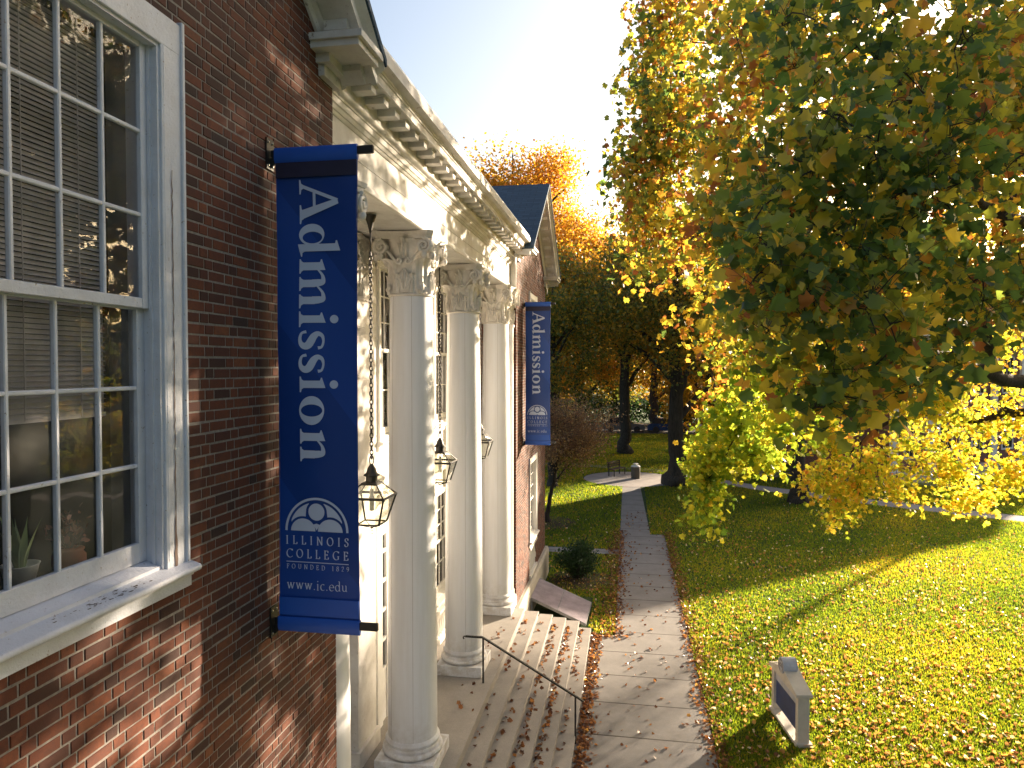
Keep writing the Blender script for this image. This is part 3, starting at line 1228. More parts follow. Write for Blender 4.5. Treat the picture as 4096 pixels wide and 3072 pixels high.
def capital_mesh():
    mb = MB()
    H = .885

    def bell(h):
        t = h / H
        return .305 + .02 * t + .12 * max(0, t - .35) ** 1.8 * 2.0

    mb.lathe([(bell(h), h) for h in np.linspace(0, H - .10, 12)], n=32, cap=False)
    # astragal
    mb.lathe([(.31 + .028 * cos(t), -.012 + .022 * sin(t)) for t in np.linspace(-pi / 2, pi / 2, 7)], n=40, cap=False)
    # abacus, concave sides, two steps
    for (z0, z1, R, cc) in ((H - .105, H - .05, .56, .43), (H - .05, H, .60, .455)):
        P = []
        for q in range(4):
            a = pi / 4 + q * pi / 2
            c = np.array([cos(a), sin(a)])
            t = np.array([-sin(a), cos(a)])
            P.append(c * R - t * .055)
            P.append(c * R + t * .055)
            a2 = a + pi / 2
            nx = np.array([cos(a2), sin(a2)]) * R - np.array([-sin(a2), cos(a2)]) * .055
            st = P[-1]
            mid = np.array([cos(a + pi / 4), sin(a + pi / 4)]) * (cc - .065)
            for k in range(1, 8):
                s = k / 8
                base = st * (1 - s) + nx * s
                inn = sin(pi * s)
                mm = (st + nx) / 2
                P.append(base + (mid - mm) * inn)
        n = len(P)
        vs = [(p[0] * .97, p[1] * .97, z0) for p in P] + [(p[0], p[1], z1) for p in P]
        fs = [(i, (i + 1) % n, n + (i + 1) % n, n + i) for i in range(n)]
        fs.append(tuple(range(n, 2 * n)))
        fs.append(tuple(range(n))[::-1])
        mb.add(vs, fs)
    for q in range(4):
        a = q * pi / 2
        # corner acanthus, face shell, small flanking leaves, top palmette
        acanth(mb, a + pi / 4, 0.0, .60, .135, bell, .12, 3, 6)
        acanth(mb, a, 0.02, .36, .15, bell, .0, 5, 1, nu=22, fan=True)
        acanth(mb, a + pi / 4, 0.0, .17, .07, bell, .03, 2, 1, nu=10, nv=8, off=.045, fan=True)
        for s in (-1, 1):
            acanth(mb, a + s * .36, 0.0, .34, .05, bell, .03, 2, 4, nu=6, nv=10)
            acanth(mb, a + s * .13, .50, .74, .032, bell, .05, 1, 2, nu=4, nv=8)
        acanth(mb, a, .50, .84, .04, bell, .06, 1, 3, nu=6, nv=10)
        # rosette at abacus centre
        for s in (-1, 1):
            # S scroll rising from the face centre to the corner volute
            pts = []
            for k in range(14):      # inner small curl
                t = k / 13
                ph = -pi * 1.6 * (1 - t) + pi * .0
                rr = .015 + .030 * t
                pts.append((s * (.075 + rr * cos(ph - pi / 2)), .47 + rr * sin(ph - pi / 2)))
            for k in range(1, 12):
                t = k / 11
                pts.append((s * (.075 + .30 * t ** 1.1), .425 + .30 * (t * t * (3 - 2 * t))))
            tot = []
            for (u, h) in pts:
                r = bell(h) + .035 + .10 * max(0, abs(u) / .4) ** 1.5
                ang = a + u / .40
                tot.append((r * cos(ang), r * sin(ang), h))
            mb.tube(tot, .022, 6)
            # corner volute spiral
            ca = a + s * (pi / 4 - .13)
            cr = bell(.70) + .145
            cx, cy, cz = cr * cos(ca), cr * sin(ca), .665
            tang = np.array([-sin(a), cos(a), 0]) * s
            outw = np.array([cos(a), sin(a), 0])
            sp = []
            for k in range(34):
                t = k / 33
                ph = pi * .55 - t * 2 * pi * 1.9
                rr = .098 * (1 - t) ** .9 + .010
                p = np.array([cx, cy, cz]) + tang * rr * cos(ph) + np.array([0, 0, 1]) * rr * sin(ph) + outw * (.010 + .028 * t)
                sp.append(p)
            mb.tube(sp, [.026 - .010 * k / 33 for k in range(34)], 6)
            # disc behind the spiral
            disc = []
            for k in range(16):
                ph = 2 * pi * k / 16
                disc.append(np.array([cx, cy, cz]) + tang * .095 * cos(ph) + np.array([0, 0, 1]) * .095 * sin(ph))
            inw = [d - outw * .07 for d in disc]
            mb.add(disc + inw, [tuple(range(16))] + [(i, (i + 1) % 16, 16 + (i + 1) % 16, 16 + i) for i in range(16)])
            # pendant bud under the volute
            mb.lathe([(.01, -.07), (.04, -.045), (.05, 0), (.03, .04), (.01, .05)], (cx * 1.02, cy * 1.02, cz - .12), 8)
    return mb


cap0 = capital_mesh().build("capital", paint("capital_paint", (.74, .71, .66), (.33, .29, .24), .5, .65, 6, 60, .5, .006, True), None, smooth=True, auto=50)
cap_me = cap0.data
bpy.data.objects.remove(cap0)
sh = MB()
zs = np.linspace(1.47, 8.03, 26)
prof = []
for z in zs:
    t = (z - 1.47) / (8.03 - 1.47)
    r = .372 - .062 * t ** 1.7
    prof.append((r, z))
prof = [(.40, 1.445), (.385, 1.46)] + prof
sh.lathe(prof, n=48)
shaft_me = sh.build("column", M['column'], None, smooth=True, auto=40)
shaft0 = shaft_me
seam = MB()
for a in (-2.25, -1.25, .6):
    P = []
    for z in zs:
        t = (z - 1.47) / (8.03 - 1.47)
        P.append(((.3725 - .062 * t ** 1.7) * cos(a), (.3725 - .062 * t ** 1.7) * sin(a), z))
    seam.tube(P, .0022, 4, cap=False)
seam.build("stave_joint", flat("joint_grime", (.33, .30, .28), .8), shaft0)
bs = MB()
tor = lambda r, z, R, a=-pi / 2, b=pi / 2, k=7: [(r + R * cos(t), z + R * sin(t)) for t in np.linspace(a, b, k)]
bs.lathe([(.43, 1.225)] + tor(.405, 1.275, .05) + [(.415, 1.33), (.395, 1.34), (.385, 1.365), (.395, 1.385)] + tor(.385, 1.415, .028) + [(.39, 1.446)], n=48)
bs.cham((-.45, -.45, 1.022), (.45, .45, 1.225), .008)
base_me = bs.build("base", M['column'], None, smooth=True, auto=30)
CX = -.42
for i, yc in enumerate(COLY):
    c = shaft0 if i == 0 else shaft0.copy()
    if i:
        COL.objects.link(c)
    c.parent = bld
    c.location = (CX, yc, 0)
    b = base_me if i == 0 else base_me.copy()
    if i:
        COL.objects.link(b)
    b.parent = c
    if i:
        sj = bpy.data.objects['stave_joint'].copy()
        COL.objects.link(sj)
        sj.parent = c
    k = bpy.data.objects.new("capital", cap_me)
    COL.objects.link(k)
    k.parent = c
    k.location = (0, 0, 8.055)
# flattened capitals on the wall pilasters
for yc in COLY[1:3]:
    k = bpy.data.objects.new("capital", cap_me)
    COL.objects.link(k)
    k.parent = bld
    k.location = (BW, yc, 8.04)
    k.scale = (.55, 1.05, 1)
k = bpy.data.objects.new("capital", cap_me)
COL.objects.link(k)
k.parent = bld
k.location = (-.33, C1, 8.04)
k.scale = (.85, .5, 1)

# ---- entablature: one moulded profile swept along y
prof = [(-.85, 8.945), (-.78, 8.945), (-.78, 8.955), (-.20, 8.955), (-.20, 8.940), (-.125, 8.940), (-.10, 8.955), (-.10, 9.005), (-.125, 9.02), (-.135, 9.045),
        (-.15, 9.055), (-.15, 9.245), (-.158, 9.247), (-.158, 9.253), (-.15, 9.255), (-.15, 9.525), (-.135, 9.53), (-.125, 9.545), (-.12, 9.56), (-.105, 9.565), (-.09, 9.60), (-.075, 9.61),
        (-.07, 9.665), (-.055, 9.67), (-.05, 9.685), (-.035, 9.69)]
for i in range(7):
    t = -pi / 2 + pi * .6 * i / 6
    prof.append((-.035 + .035 * cos(t), 9.725 + .035 * sin(t)))
prof += [(-.012, 9.765), (-.012, 9.895), (.245, 9.895), (.245, 9.885), (.262, 9.885), (.262, 9.968), (.275, 9.975), (.28, 9.99), (.292, 9.995), (.30, 10.01),
         (.325, 10.02), (.345, 10.025), (.375, 10.03), (.385, 10.03), (.385, 10.145), (.375, 10.150), (.15, 10.165), (.15, 10.20), (-.85, 10.3)]
en = MB()
en.prism(prof, 1, C0 + .001, C1 - .001)
ent = en.build("entablature", M['cream'], bld, smooth=True, auto=28)
yy = C0 + .12
while yy < C1 - .15:
    md = MB()
    md.cham((-.02, yy, 9.805), (.200, yy + .150, 9.872), .003)
    md.prism([(-.02, 9.872), (.205, 9.872), (.212, 9.882), (.218, 9.8945), (-.02, 9.8945)], 1, yy - .012, yy + .162)
    yy += .37
    md.build("modillion", M['cream'], ent, smooth=True, auto=30)
ce = MB()
ce.box((BW - .05, C0 + .002, 8.955), (-.851, C1 - .002, 9.1))
for k in range(1, 3):
    ce.box((BW, C0 + .003, 8.935), (BW + .06, C1 - .003, 8.954))
for yb in COLY[1:3]:
    ce.box((-1.24, yb + .30, 8.938), (-.83, yb + .36, 8.9545))
    ce.box((-1.24, yb - .36, 8.938), (-.83, yb - .30, 8.9545))
ce.build("porch_ceiling", M['cream'], bld)
# portico roof
rf = MB()
rf.add([(.30, C0 - .4, 10.17), (.30, C1 + .4, 10.17), (-8.9, C1 + .4, 11.3), (-8.9, C0 - .4, 11.3), (.30, C0 - .4, 10.13), (.30, C1 + .4, 10.13), (-8.9, C1 + .4, 11.2), (-8.9, C0 - .4, 11.2)],
       [(0, 1, 2, 3), (7, 6, 5, 4), (0, 4, 5, 1), (3, 2, 6, 7), (1, 5, 6, 2), (0, 3, 7, 4)])
rf.build("portico_roof", flat("pale_metal_roof", (.55, .56, .58), .6), bld)
# lifted flashing strip standing on the gutter edge
g2 = MB()
y = C0 + .3
while y < C1 - .2:
    L = min(2.4, C1 - .2 - y)
    g2.prism([(.13, 10.166), (.352, 10.158), (.372, 10.166), (.362, 10.205), (.10, 10.232)], 1, y, y + L - .012)
    y += L
g2.build("gutter_flashing", M['white'], ent)


# ---- gable wings: roof, raking cornice, eave returns
def wing(y0, y1, oh=.38):
    c = (y0 + y1) / 2
    pk, ev = 12.30, 9.93
    ya, yb = y0 - oh, y1 + oh
    sl = (pk - ev) / (c - ya)
    th = .07
    r = MB()
    X0, X1 = -8.9, .50
    # near slope and far slope as thin slabs
    for (a, b) in ((ya, c), (yb, c)):
        r.add([(X0, a, ev), (X1, a, ev), (X1, b, pk), (X0, b, pk), (X0, a, ev - th), (X1, a, ev - th), (X1, b, pk - th), (X0, b, pk - th)],
              [(0, 1, 2, 3), (7, 6, 5, 4), (0, 4, 5, 1), (1, 5, 6, 2), (3, 7, 4, 0)])
    ro = r.build("roof", M['shingle'], bld, uv=lambda q: np.stack([q[:, 0], (q[:, 2]) * 1.7], 1))
    k = MB()
    # raking cornice: soffit board, fascia, bed mould, following each slope
    for s, e in ((1, ya), (-1, yb)):
        def sw(prof):
            vs = []
            for (yy, zb) in ((e, ev - th), (c, pk - th)):
                for (x, dz) in prof:
                    vs.append((x, yy, zb + dz))
            n = len(prof)
            f = [(i, (i + 1) % n, n + (i + 1) % n, n + i) for i in range(n)] + [tuple(range(n))[::-1], tuple(range(n, 2 * n))]
            k.add(vs, f)
        sw([(.02, -.004), (.02, -.14), (.10, -.14), (.34, -.14), (.34, -.16), (.40, -.16), (.40, -.07), (.44, -.05), (.475, -.02), (.48, -.004)])
        bd = -.42 if oh > .2 else -.24
        sw([(.004, -.141), (.004, bd), (.03, bd), (.045, bd + .04), (.05, -.19), (.09, -.17), (.09, -.15)])
        n = 10
        for i in range(n):
            t = (i + .6) / n
            yy = e + (c - e) * t
            zz = ev + (pk - ev) * t - th - .145
            w_ = .12
            dz = sl * w_ * s
            z2 = zz + dz * (1 if s > 0 else 1)
            vs = [(.09, yy, zz), (.31, yy, zz), (.31, yy + w_, zz + sl * w_ * s), (.09, yy + w_, zz + sl * w_ * s)]
            vs += [(a, b, q - .09) for a, b, q in vs]
            k.add(vs, [(0, 1, 2, 3), (7, 6, 5, 4), (0, 4, 5, 1), (1, 5, 6, 2), (2, 6, 7, 3), (3, 7, 4, 0)])
    k.build("raking_cornice", M['cream'], bld)
    q = MB()
    # eave returns at the wall corners
    for (a, b) in ((y0 - oh + .02, y0 + .50), (y1 - .50, y1 + oh - .02)):
        q = MB()
        a2, b2 = (max(a, y0), b) if a < y0 else (a, b)
        if oh < .2 and a > y0:
            b = y1 + .05
        q.box((-.8, a, 9.88), (.49, b, 9.94))
        q.box((-.8, a + .03, 9.82), (.45, b - .03, 9.879))
        ia, ib = (y0, b - .12) if a < y0 else (a + .14, y1)
        oa = (ia - .10, ib) if a < y0 else (ia, ib + (.10 if oh > .2 else .05))
        q.box((-.8, oa[0], 9.74), (.13, oa[1], 9.819))
        ob = (ia - .05, ib - .05) if a < y0 else (ia + .05, ib + .05)
        q.box((-.8, ob[0], 9.64), (.06, ob[1], 9.739))
        q.build("eave_return", M['cream'], bld)


wing(C1, C2)
wing(.23, C0, .12)
# downpipe-side white painted brick strip at the far corner top
MB().box((-.14, C1 - .03, 8.95), (-.001, C1 - .0062, 9.62)).build("corner_board", M['cream'], bld)


# ================================================================== LETTERING
class Letters:
    def __init__(s):
        s.mb = MB()
        s.k = 0

    def lift(s):
        s.k += 1
        return -.0025 - .00012 * (s.k % 12)

    def ribbon(s, pts, wid, T):
        P = np.array(pts, float)
        n = len(P)
        W = np.broadcast_to(np.array(wid, float), (n,))
        d = np.gradient(P, axis=0) if n > 2 else np.repeat([P[1] - P[0]], 2, 0)
        d = d / (np.linalg.norm(d, axis=1)[:, None] + 1e-9)
        nr = np.stack([-d[:, 1], d[:, 0]], 1) * W[:, None] / 2
        L, R = P + nr, P - nr
        y = s.lift()
        vs = [T(*p, y) for p in L] + [T(*p, y) for p in R]
        s.mb.add(vs, [(i, i + 1, n + i + 1, n + i) for i in range(n - 1)])

    def poly(s, pts, T):
        y = s.lift()
        s.mb.add([T(*p, y) for p in pts], [tuple(range(len(pts)))])

    def ring(s, co, ro, ci, ri, T, n=40):
        y = s.lift()
        o = [T(co[0] + ro[0] * cos(2 * pi * i / n), co[1] + ro[1] * sin(2 * pi * i / n), y) for i in range(n)]
        q = [T(ci[0] + ri[0] * cos(2 * pi * i / n), ci[1] + ri[1] * sin(2 * pi * i / n), y) for i in range(n)]
        s.mb.add(o + q, [(i, (i + 1) % n, n + (i + 1) % n, n + i) for i in range(n)])

    def disc(s, c, r, T, n=28):
        s.poly([(c[0] + r * cos(2 * pi * i / n), c[1] + r * sin(2 * pi * i / n)) for i in range(n)], T)


def catmull(pts, k=8):
    P = np.array(pts, float)
    Q = np.vstack([2 * P[0] - P[1], P, 2 * P[-1] - P[-2]])
    out = []
    for i in range(1, len(Q) - 2):
        for j in range(k):
            t = j / k
            out.append(.5 * ((2 * Q[i]) + (-Q[i - 1] + Q[i + 1]) * t + (2 * Q[i - 1] - 5 * Q[i] + 4 * Q[i + 1] - Q[i + 2]) * t * t
                             + (-Q[i - 1] + 3 * Q[i] - 3 * Q[i + 1] + Q[i + 2]) * t ** 3))
    out.append(P[-1])
    return np.array(out)


def big_text(L):
    K1, K2 = .00198, .00207
    T = lambda s, h, y: (.252 + h * K2, y, 8.452 - s * K1)

    def foot(a, b, c0, c1):
        L.poly([(a, 0), (b, 0), (b, 5), (c1 + 5, 8), (c1, 16), (c0, 16), (c0 - 5, 8), (a, 5)], T)

    # A
    L.ribbon([(24, 8), (85, 153)], 13, T)
    L.poly([(118, 6), (155, 6), (98, 157), (77, 152)], T)
    L.ribbon([(44, 58), (118, 58)], 11, T)
    foot(0, 56, 20, 34)
    foot(98, 172, 120, 152)
    # d
    L.ring((215, 47.5), (43, 50.5), (226, 50), (23, 39), T)
    L.poly([(252, 0), (281, 0), (281, 163), (240, 150), (240, 145), (252, 142)], T)
    L.poly([(281, 0), (301, 6), (301, 10), (286, 11), (281, 20)], T)
    L.poly([(252, -7), (282, 0), (282, 4), (252, 4)], T)

    def arch(a, b):
        p = catmull([(a, 70), (a + .35 * (b - a), 90), (a + .70 * (b - a), 92), (b - 17, 76), (b - 15, 50)], 7)
        wd = np.interp(np.linspace(0, 1, len(p)), [0, .25, .5, .75, 1], [6, 11, 20, 28, 30])
        L.ribbon(p, wd, T)

    def stem(a, b, top, fa, fb, flag=False):
        L.poly([(a, 2), (b, 2), (b, top), (a, top)], T)
        foot(fa, fb, a, b)
        if flag:
            L.poly([(a - 12, 88), (a - 11, 84), (a, 80), (b, 70), (b, 102)], T)

    stem(324, 355, 90, 311, 368, True)
    stem(392.5, 421.5, 60, 381, 436)
    stem(459.5, 488.5, 60, 450, 505)
    arch(350, 421.5)
    arch(418, 488.5)
    for o in (0, 257):
        stem(533 + o, 562 + o, 90, 517 + o, 579 + o, True)
        L.disc((548 + o, 135), 16.5, T)
    for o in (591, 683):
        p = catmull([(70, 72), (66, 86), (44, 93), (22, 88), (14, 72), (24, 57), (40, 47), (56, 37), (63, 23), (54, 8), (34, 3), (12, 10), (6, 28)], 6)
        p = p + np.array([o, 0])
        wd = np.interp(np.linspace(0, 1, len(p)), [0, .08, .18, .3, .42, .5, .6, .7, .8, .92, 1], [13, 9, 9, 17, 27, 30, 30, 25, 14, 9, 12])
        L.ribbon(p, wd, T)
    L.ring((908, 47.5), (57, 50.5), (908, 47.5), (24, 43), T)
    stem(997, 1028, 90, 981, 1040, True)
    stem(1066, 1097, 60, 1052, 1110)
    arch(1024, 1097)


def A_(cx, cy, rx, ry, a, b, n=18):
    return [(cx + rx * cos(radians(t)), cy + ry * sin(radians(t))) for t in np.linspace(a, b, n)]


SERIF = .05
G = {
    'I': (.36, [[(.18, 0), (.18, 1)]], [(.06, .30, 0), (.06, .30, 1)]),
    'L': (.62, [[(.18, 0), (.18, 1)], [(.18, .02), (.56, .02)], [(.56, .02), (.58, .24)]], [(.06, .30, 1), (.06, .2, 0)]),
    'N': (.84, [[(.16, 0), (.16, 1)], [(.15, .98), (.70, .02)], [(.70, 0), (.70, 1)]], [(.06, .28, 0), (.06, .16, 1), (.58, .82, 1)]),
    'O': (.86, [A_(.43, .5, .36, .49, 0, 360, 34)], []),
    'S': (.56, [[tuple(p) for p in catmull([(.46, .74), (.44, .93), (.27, .98), (.12, .88), (.13, .68), (.28, .54), (.42, .42), (.46, .22), (.34, .04), (.18, .02), (.08, .1), (.06, .27)], 4)]], []),
    'C': (.78, [A_(.47, .5, .39, .49, 42, 318, 30), [(.75, .8), (.74, .98)]], []),
    'E': (.66, [[(.18, 0), (.18, 1)], [(.18, .98), (.54, .98)], [(.18, .52), (.44, .52)], [(.18, .02), (.58, .02)], [(.54, .98), (.55, .78)], [(.58, .02), (.60, .24)], [(.44, .62), (.44, .42)]],
          [(.06, .2, 1), (.06, .2, 0)]),
    'F': (.60, [[(.18, 0), (.18, 1)], [(.18, .98), (.52, .98)], [(.18, .52), (.42, .52)], [(.52, .98), (.53, .78)], [(.42, .62), (.42, .42)]], [(.06, .2, 1), (.06, .32, 0)]),
    'G': (.84, [A_(.47, .5, .39, .49, 42, 300, 30), [(.70, .06), (.70, .42)], [(.74, .8), (.73, .98)]], [(.58, .82, .42)]),
    'U': (.82, [[(.17, 1), (.17, .32)] + A_(.41, .30, .24, .28, 180, 360, 14) + [(.65, .32), (.65, 1)]], [(.05, .29, 1), (.56, .76, 1)]),
    'D': (.84, [[(.18, 0), (.18, 1)], [(.18, .98), (.36, .98)] + A_(.36, .5, .40, .48, 88, -88, 18) + [(.18, .02)]], [(.06, .2, 1), (.06, .2, 0)]),
    '1': (.44, [[(.22, 0), (.22, 1)], [(.08, .86), (.22, .98)]], [(.10, .34, 0)]),
    '8': (.56, [A_(.28, .75, .17, .23, 0, 360, 22), A_(.28, .26, .22, .26, 0, 360, 22)], []),
    '2': (.56, [[tuple(p) for p in catmull([(.08, .74), (.16, .95), (.30, .99), (.44, .88), (.44, .68), (.32, .42), (.08, .04)], 4)], [(.08, .04), (.50, .04)]], []),
    '9': (.56, [A_(.28, .68, .20, .30, 0, 360, 22), [tuple(p) for p in catmull([(.48, .68), (.46, .4), (.34, .14), (.14, .0)], 4)]], []),
    'w': (.86, [[(.10, .62), (.27, .02)], [(.27, .02), (.42, .60)], [(.42, .62), (.59, .02)], [(.59, .02), (.76, .62)]], [(.02, .20, .62), (.34, .50, .62), (.68, .86, .62)]),
    '.': (.26, [[(.08, .05), (.18, .05)]], []),
    'i': (.30, [[(.15, 0), (.15, .62)], [(.10, .88), (.20, .88)]], [(.05, .25, 0), (.05, .15, .6)]),
    'c': (.50, [A_(.30, .31, .23, .31, 50, 310, 20)], []),
    'e': (.54, [A_(.29, .31, .23, .31, 0, 318, 22), [(.06, .34), (.52, .34)]], []),
    'd': (.60, [A_(.27, .31, .21, .31, 0, 360, 24), [(.48, .02), (.48, 1.0)]], [(.48, .58, .02), (.38, .48, 1.0)]),
    'u': (.62, [[(.13, .60), (.13, .20)] + A_(.29, .20, .16, .18, 180, 350, 10), [(.48, 0), (.48, .60)]], [(.03, .13, .60), (.38, .48, .60), (.48, .58, .02)]),
    ' ': (.42, [], []),
}


def small_text(L, txt, x0, x1, zb, h, thick=.15, thin=.055):
    adv = [G[c][0] for c in txt]
    tot = sum(adv) * h
    gap = (x1 - x0 - tot) / (len(txt) - 1)
    x = x0
    th0 = radians(22)
    T = lambda a, b, y: (a, y, b)
    for c, a in zip(txt, adv):
        _, strokes, ser = G[c]
        for st in strokes:
            P = np.array(st, float)
            d = np.gradient(P, axis=0) if len(P) > 2 else np.repeat([P[1] - P[0]], 2, 0)
            ang = np.arctan2(d[:, 1], d[:, 0])
            wv = thin + (thick - thin) * np.sin(ang - th0) ** 2
            if c == '.' or (c == 'i' and len(P) == 2 and st[0][1] > .8):
                wv = np.full(len(P), thick * .95)
            L.ribbon(P * h + np.array([x, zb]), wv * h, T)
        for (p, q, v) in ser:
            L.ribbon(np.array([(p, v), (q, v)]) * h + np.array([x, zb]), SERIF * h, T)
        x += a * h + gap


def logo(L):
    """half-round traceried window emblem"""
    cx, cz, R = .378, 5.700, .268
    T = lambda a, b, y: (cx + a * R, y, cz + b * R)
    n = 48
    L.ribbon(A_(0, 0, .965, .965, 0, 180, n), .07, T)

    def fill_strip(upper, lower):
        """vertical strips between two functions, gives exact tracery shapes"""
        y = L.lift()
        vs, fs = [], []
        for (a, u, l) in zip(*[upper, lower[0], lower[1]]):
            vs += [T(a, u, y), T(a, l, y)]
        for i in range(len(upper) - 1):
            fs.append((2 * i, 2 * i + 2, 2 * i + 3, 2 * i + 1))
        L.mb.add(vs, fs)

    g = .075
    L.disc_ = None
    y = L.lift()
    # centre circle
    L.poly([(0 + .255 * cos(t), .575 + .255 * sin(t)) for t in np.linspace(0, 2 * pi, 30)[:-1]], T)
    # lower half rounds
    for s in (-1, 1):
        c = s * .43
        L.poly([(c + .39 * cos(t), 0.0 + .37 * sin(t)) for t in np.linspace(0, pi, 26)], T)
    # side spandrels
    Ri = .86
    for s in (-1, 1):
        xs = np.linspace(.14, .80, 30)
        up, lo = [], []
        for a in xs:
            u = sqrt(max(0, Ri * Ri - a * a))
            lw = sqrt(max(0, .46 ** 2 - (a - .43) ** 2)) * .95 if abs(a - .43) < .46 else 0
            l2 = 0
            if a < .33:
                dd = sqrt(max(0, .33 ** 2 - a * a))
                l2 = .575 + dd
                # region beside circle, above and below merge: take above-half only, below handled next
                lw2 = max(lw, .575 - dd)
            up.append(u)
            lo.append(max(lw, l2) if a < .33 else lw)
        ok = [i for i in range(len(xs)) if up[i] > lo[i] + .004]
        fill_strip([s * xs[i] for i in ok], ([up[i] for i in ok], [lo[i] for i in ok]))
    # small centre dart
    L.poly([(-.105, .20), (0, .03 + .0), (.105, .20), (0, .235)], T)


def make_banner(yb, label):
    root = empty("banner", (0, yb, 0), label=label, cat="banner", group="blue banners hung from the brick walls")
    zt, zb_ = 8.66, 4.97
    x0, x1 = .062, .730
    nx, nz = 16, 90
    vs = []
    wav = lambda x, z: (.010 * sin(2.3 * z + 5 * x) + .005 * sin(9 * x + 1.3 * z) + .004 * sin(5.1 * z - 7 * x)) * min(1, (zt - z) * 2.5, (z - zb_) * 2.5 + .05)
    for j in range(nz + 1):
        z = zb_ + (zt - zb_) * j / nz
        for i in range(nx + 1):
            x = x0 + (x1 - x0) * i / nx
            e = .012 * sin(pi * j / nz)
            if i == 0:
                x += e * .8
            if i == nx:
                x -= e
            vs.append((x, wav(x, z), z))
    W = nx + 1
    cl = MB()
    cl.add(vs, [(j * W + i, j * W + i + 1, (j + 1) * W + i + 1, (j + 1) * W + i) for j in range(nz) for i in range(nx)])
    n0 = len(cl.v)
    # hem: rolled side edge
    cl.tube([(x0 + .012 * sin(pi * j / 20) * .8, .0015, zb_ + (zt - zb_) * j / 20) for j in range(21)], .004, 6)
    cl.tube([(x1 - .012 * sin(pi * j / 20), .0015, zb_ + (zt - zb_) * j / 20) for j in range(21)], .004, 6)
    c = cl.build("cloth", M['cloth'], root, smooth=True)
    s = MB()
    # pole sleeves, top and bottom
    for (z, h) in ((zt, .045), (zb_, .045)):
        s = MB()
        P = [(-.022, z - h), (-.022, z + h * .7), (-.012, z + h), (.012, z + h), (.022, z + h * .7), (.022, z - h), (.008, z - h * 1.6), (-.008, z - h * 1.6)]
        s.prism(P, 0, x0 - .008, x1 + .004)
        s.build("pole_sleeve", M['sleeve'], c, smooth=True, auto=40)
    sm = MB()
    sm.box((x0 + .002, -.016, zt - .19), (x1 - .002, -.010, zt - .073))
    sm.build("seam_band", M['seam'], c)
    sm = MB()
    sm.prism([(-.012, zb_ + .06), (-.0135, zb_ + .20), (-.008, zb_ + .20), (-.008, zb_ + .06)], 0, x0 + .002, x1 - .002)
    sm.build("hem_band", M['sleeve'], c)
    for (z, xe) in ((zt + .0, .862), (zb_ + .0, .880)):
        a = MB()
        a.cham((.02, -.016, z - .03), (xe, .016, z + .03), .004)
        A = a.build("arm", M['iron'], root)
        b = MB()
        b.box((0.002, -.055, z - .12), (.014, .055, z + .12))
        b.prism([(.014, z - .03), (.014, z - .11), (.10, z - .03)], 1, -.006, .006)
        b.build("bracket", M['iron'], A)
        d = MB()
        for dy in (-.032, .032):
            for dz in (-.09, .09):
                d.lathe([(.010, 0), (.010, .006), (.004, .010)], (0, 0, 0), 8)
                k = len(d.v) - 24
                for q in range(k, len(d.v)):
                    vx = d.v[q]
                    d.v[q] = (.014 + vx[2], dy + vx[0], z + dz + vx[1])
        d.build("bolt", M['brass'], A)
    # tie grommets
    L = Letters()
    big_text(L)
    L.mb.v = [(x, y - .003 + wav(x, z), z) for x, y, z in L.mb.v]
    L.mb.build("lettering", M['print'], c)
    L = Letters()
    logo(L)
    L.mb.v = [(x, y - .003 + wav(x, z), z) for x, y, z in L.mb.v]
    L.mb.build("emblem", M['print'], c)
    L = Letters()
    small_text(L, "ILLINOIS", .112, .648, 5.592, .066)
    small_text(L, "COLLEGE", .116, .645, 5.484, .068)
    L.ribbon([(.116, 5.452), (.645, 5.452)], .0065, lambda a, b, y: (a, y, b))
    small_text(L, "FOUNDED 1829", .118, .648, 5.396, .037, .14, .06)
    small_text(L, "www.ic.edu", .122, .632, 5.236, .078, .105, .045)
    L.mb.v = [(x, y - .003 + wav(x, z), z) for x, y, z in L.mb.v]
    L.mb.build("small_lettering", M['print'], c)
    return root


make_banner(5.147, "large blue Admission banner on the near brick wall, closest to the camera")
make_banner(18.49, "small looking blue Admission banner on the far brick wing beyond the columns")


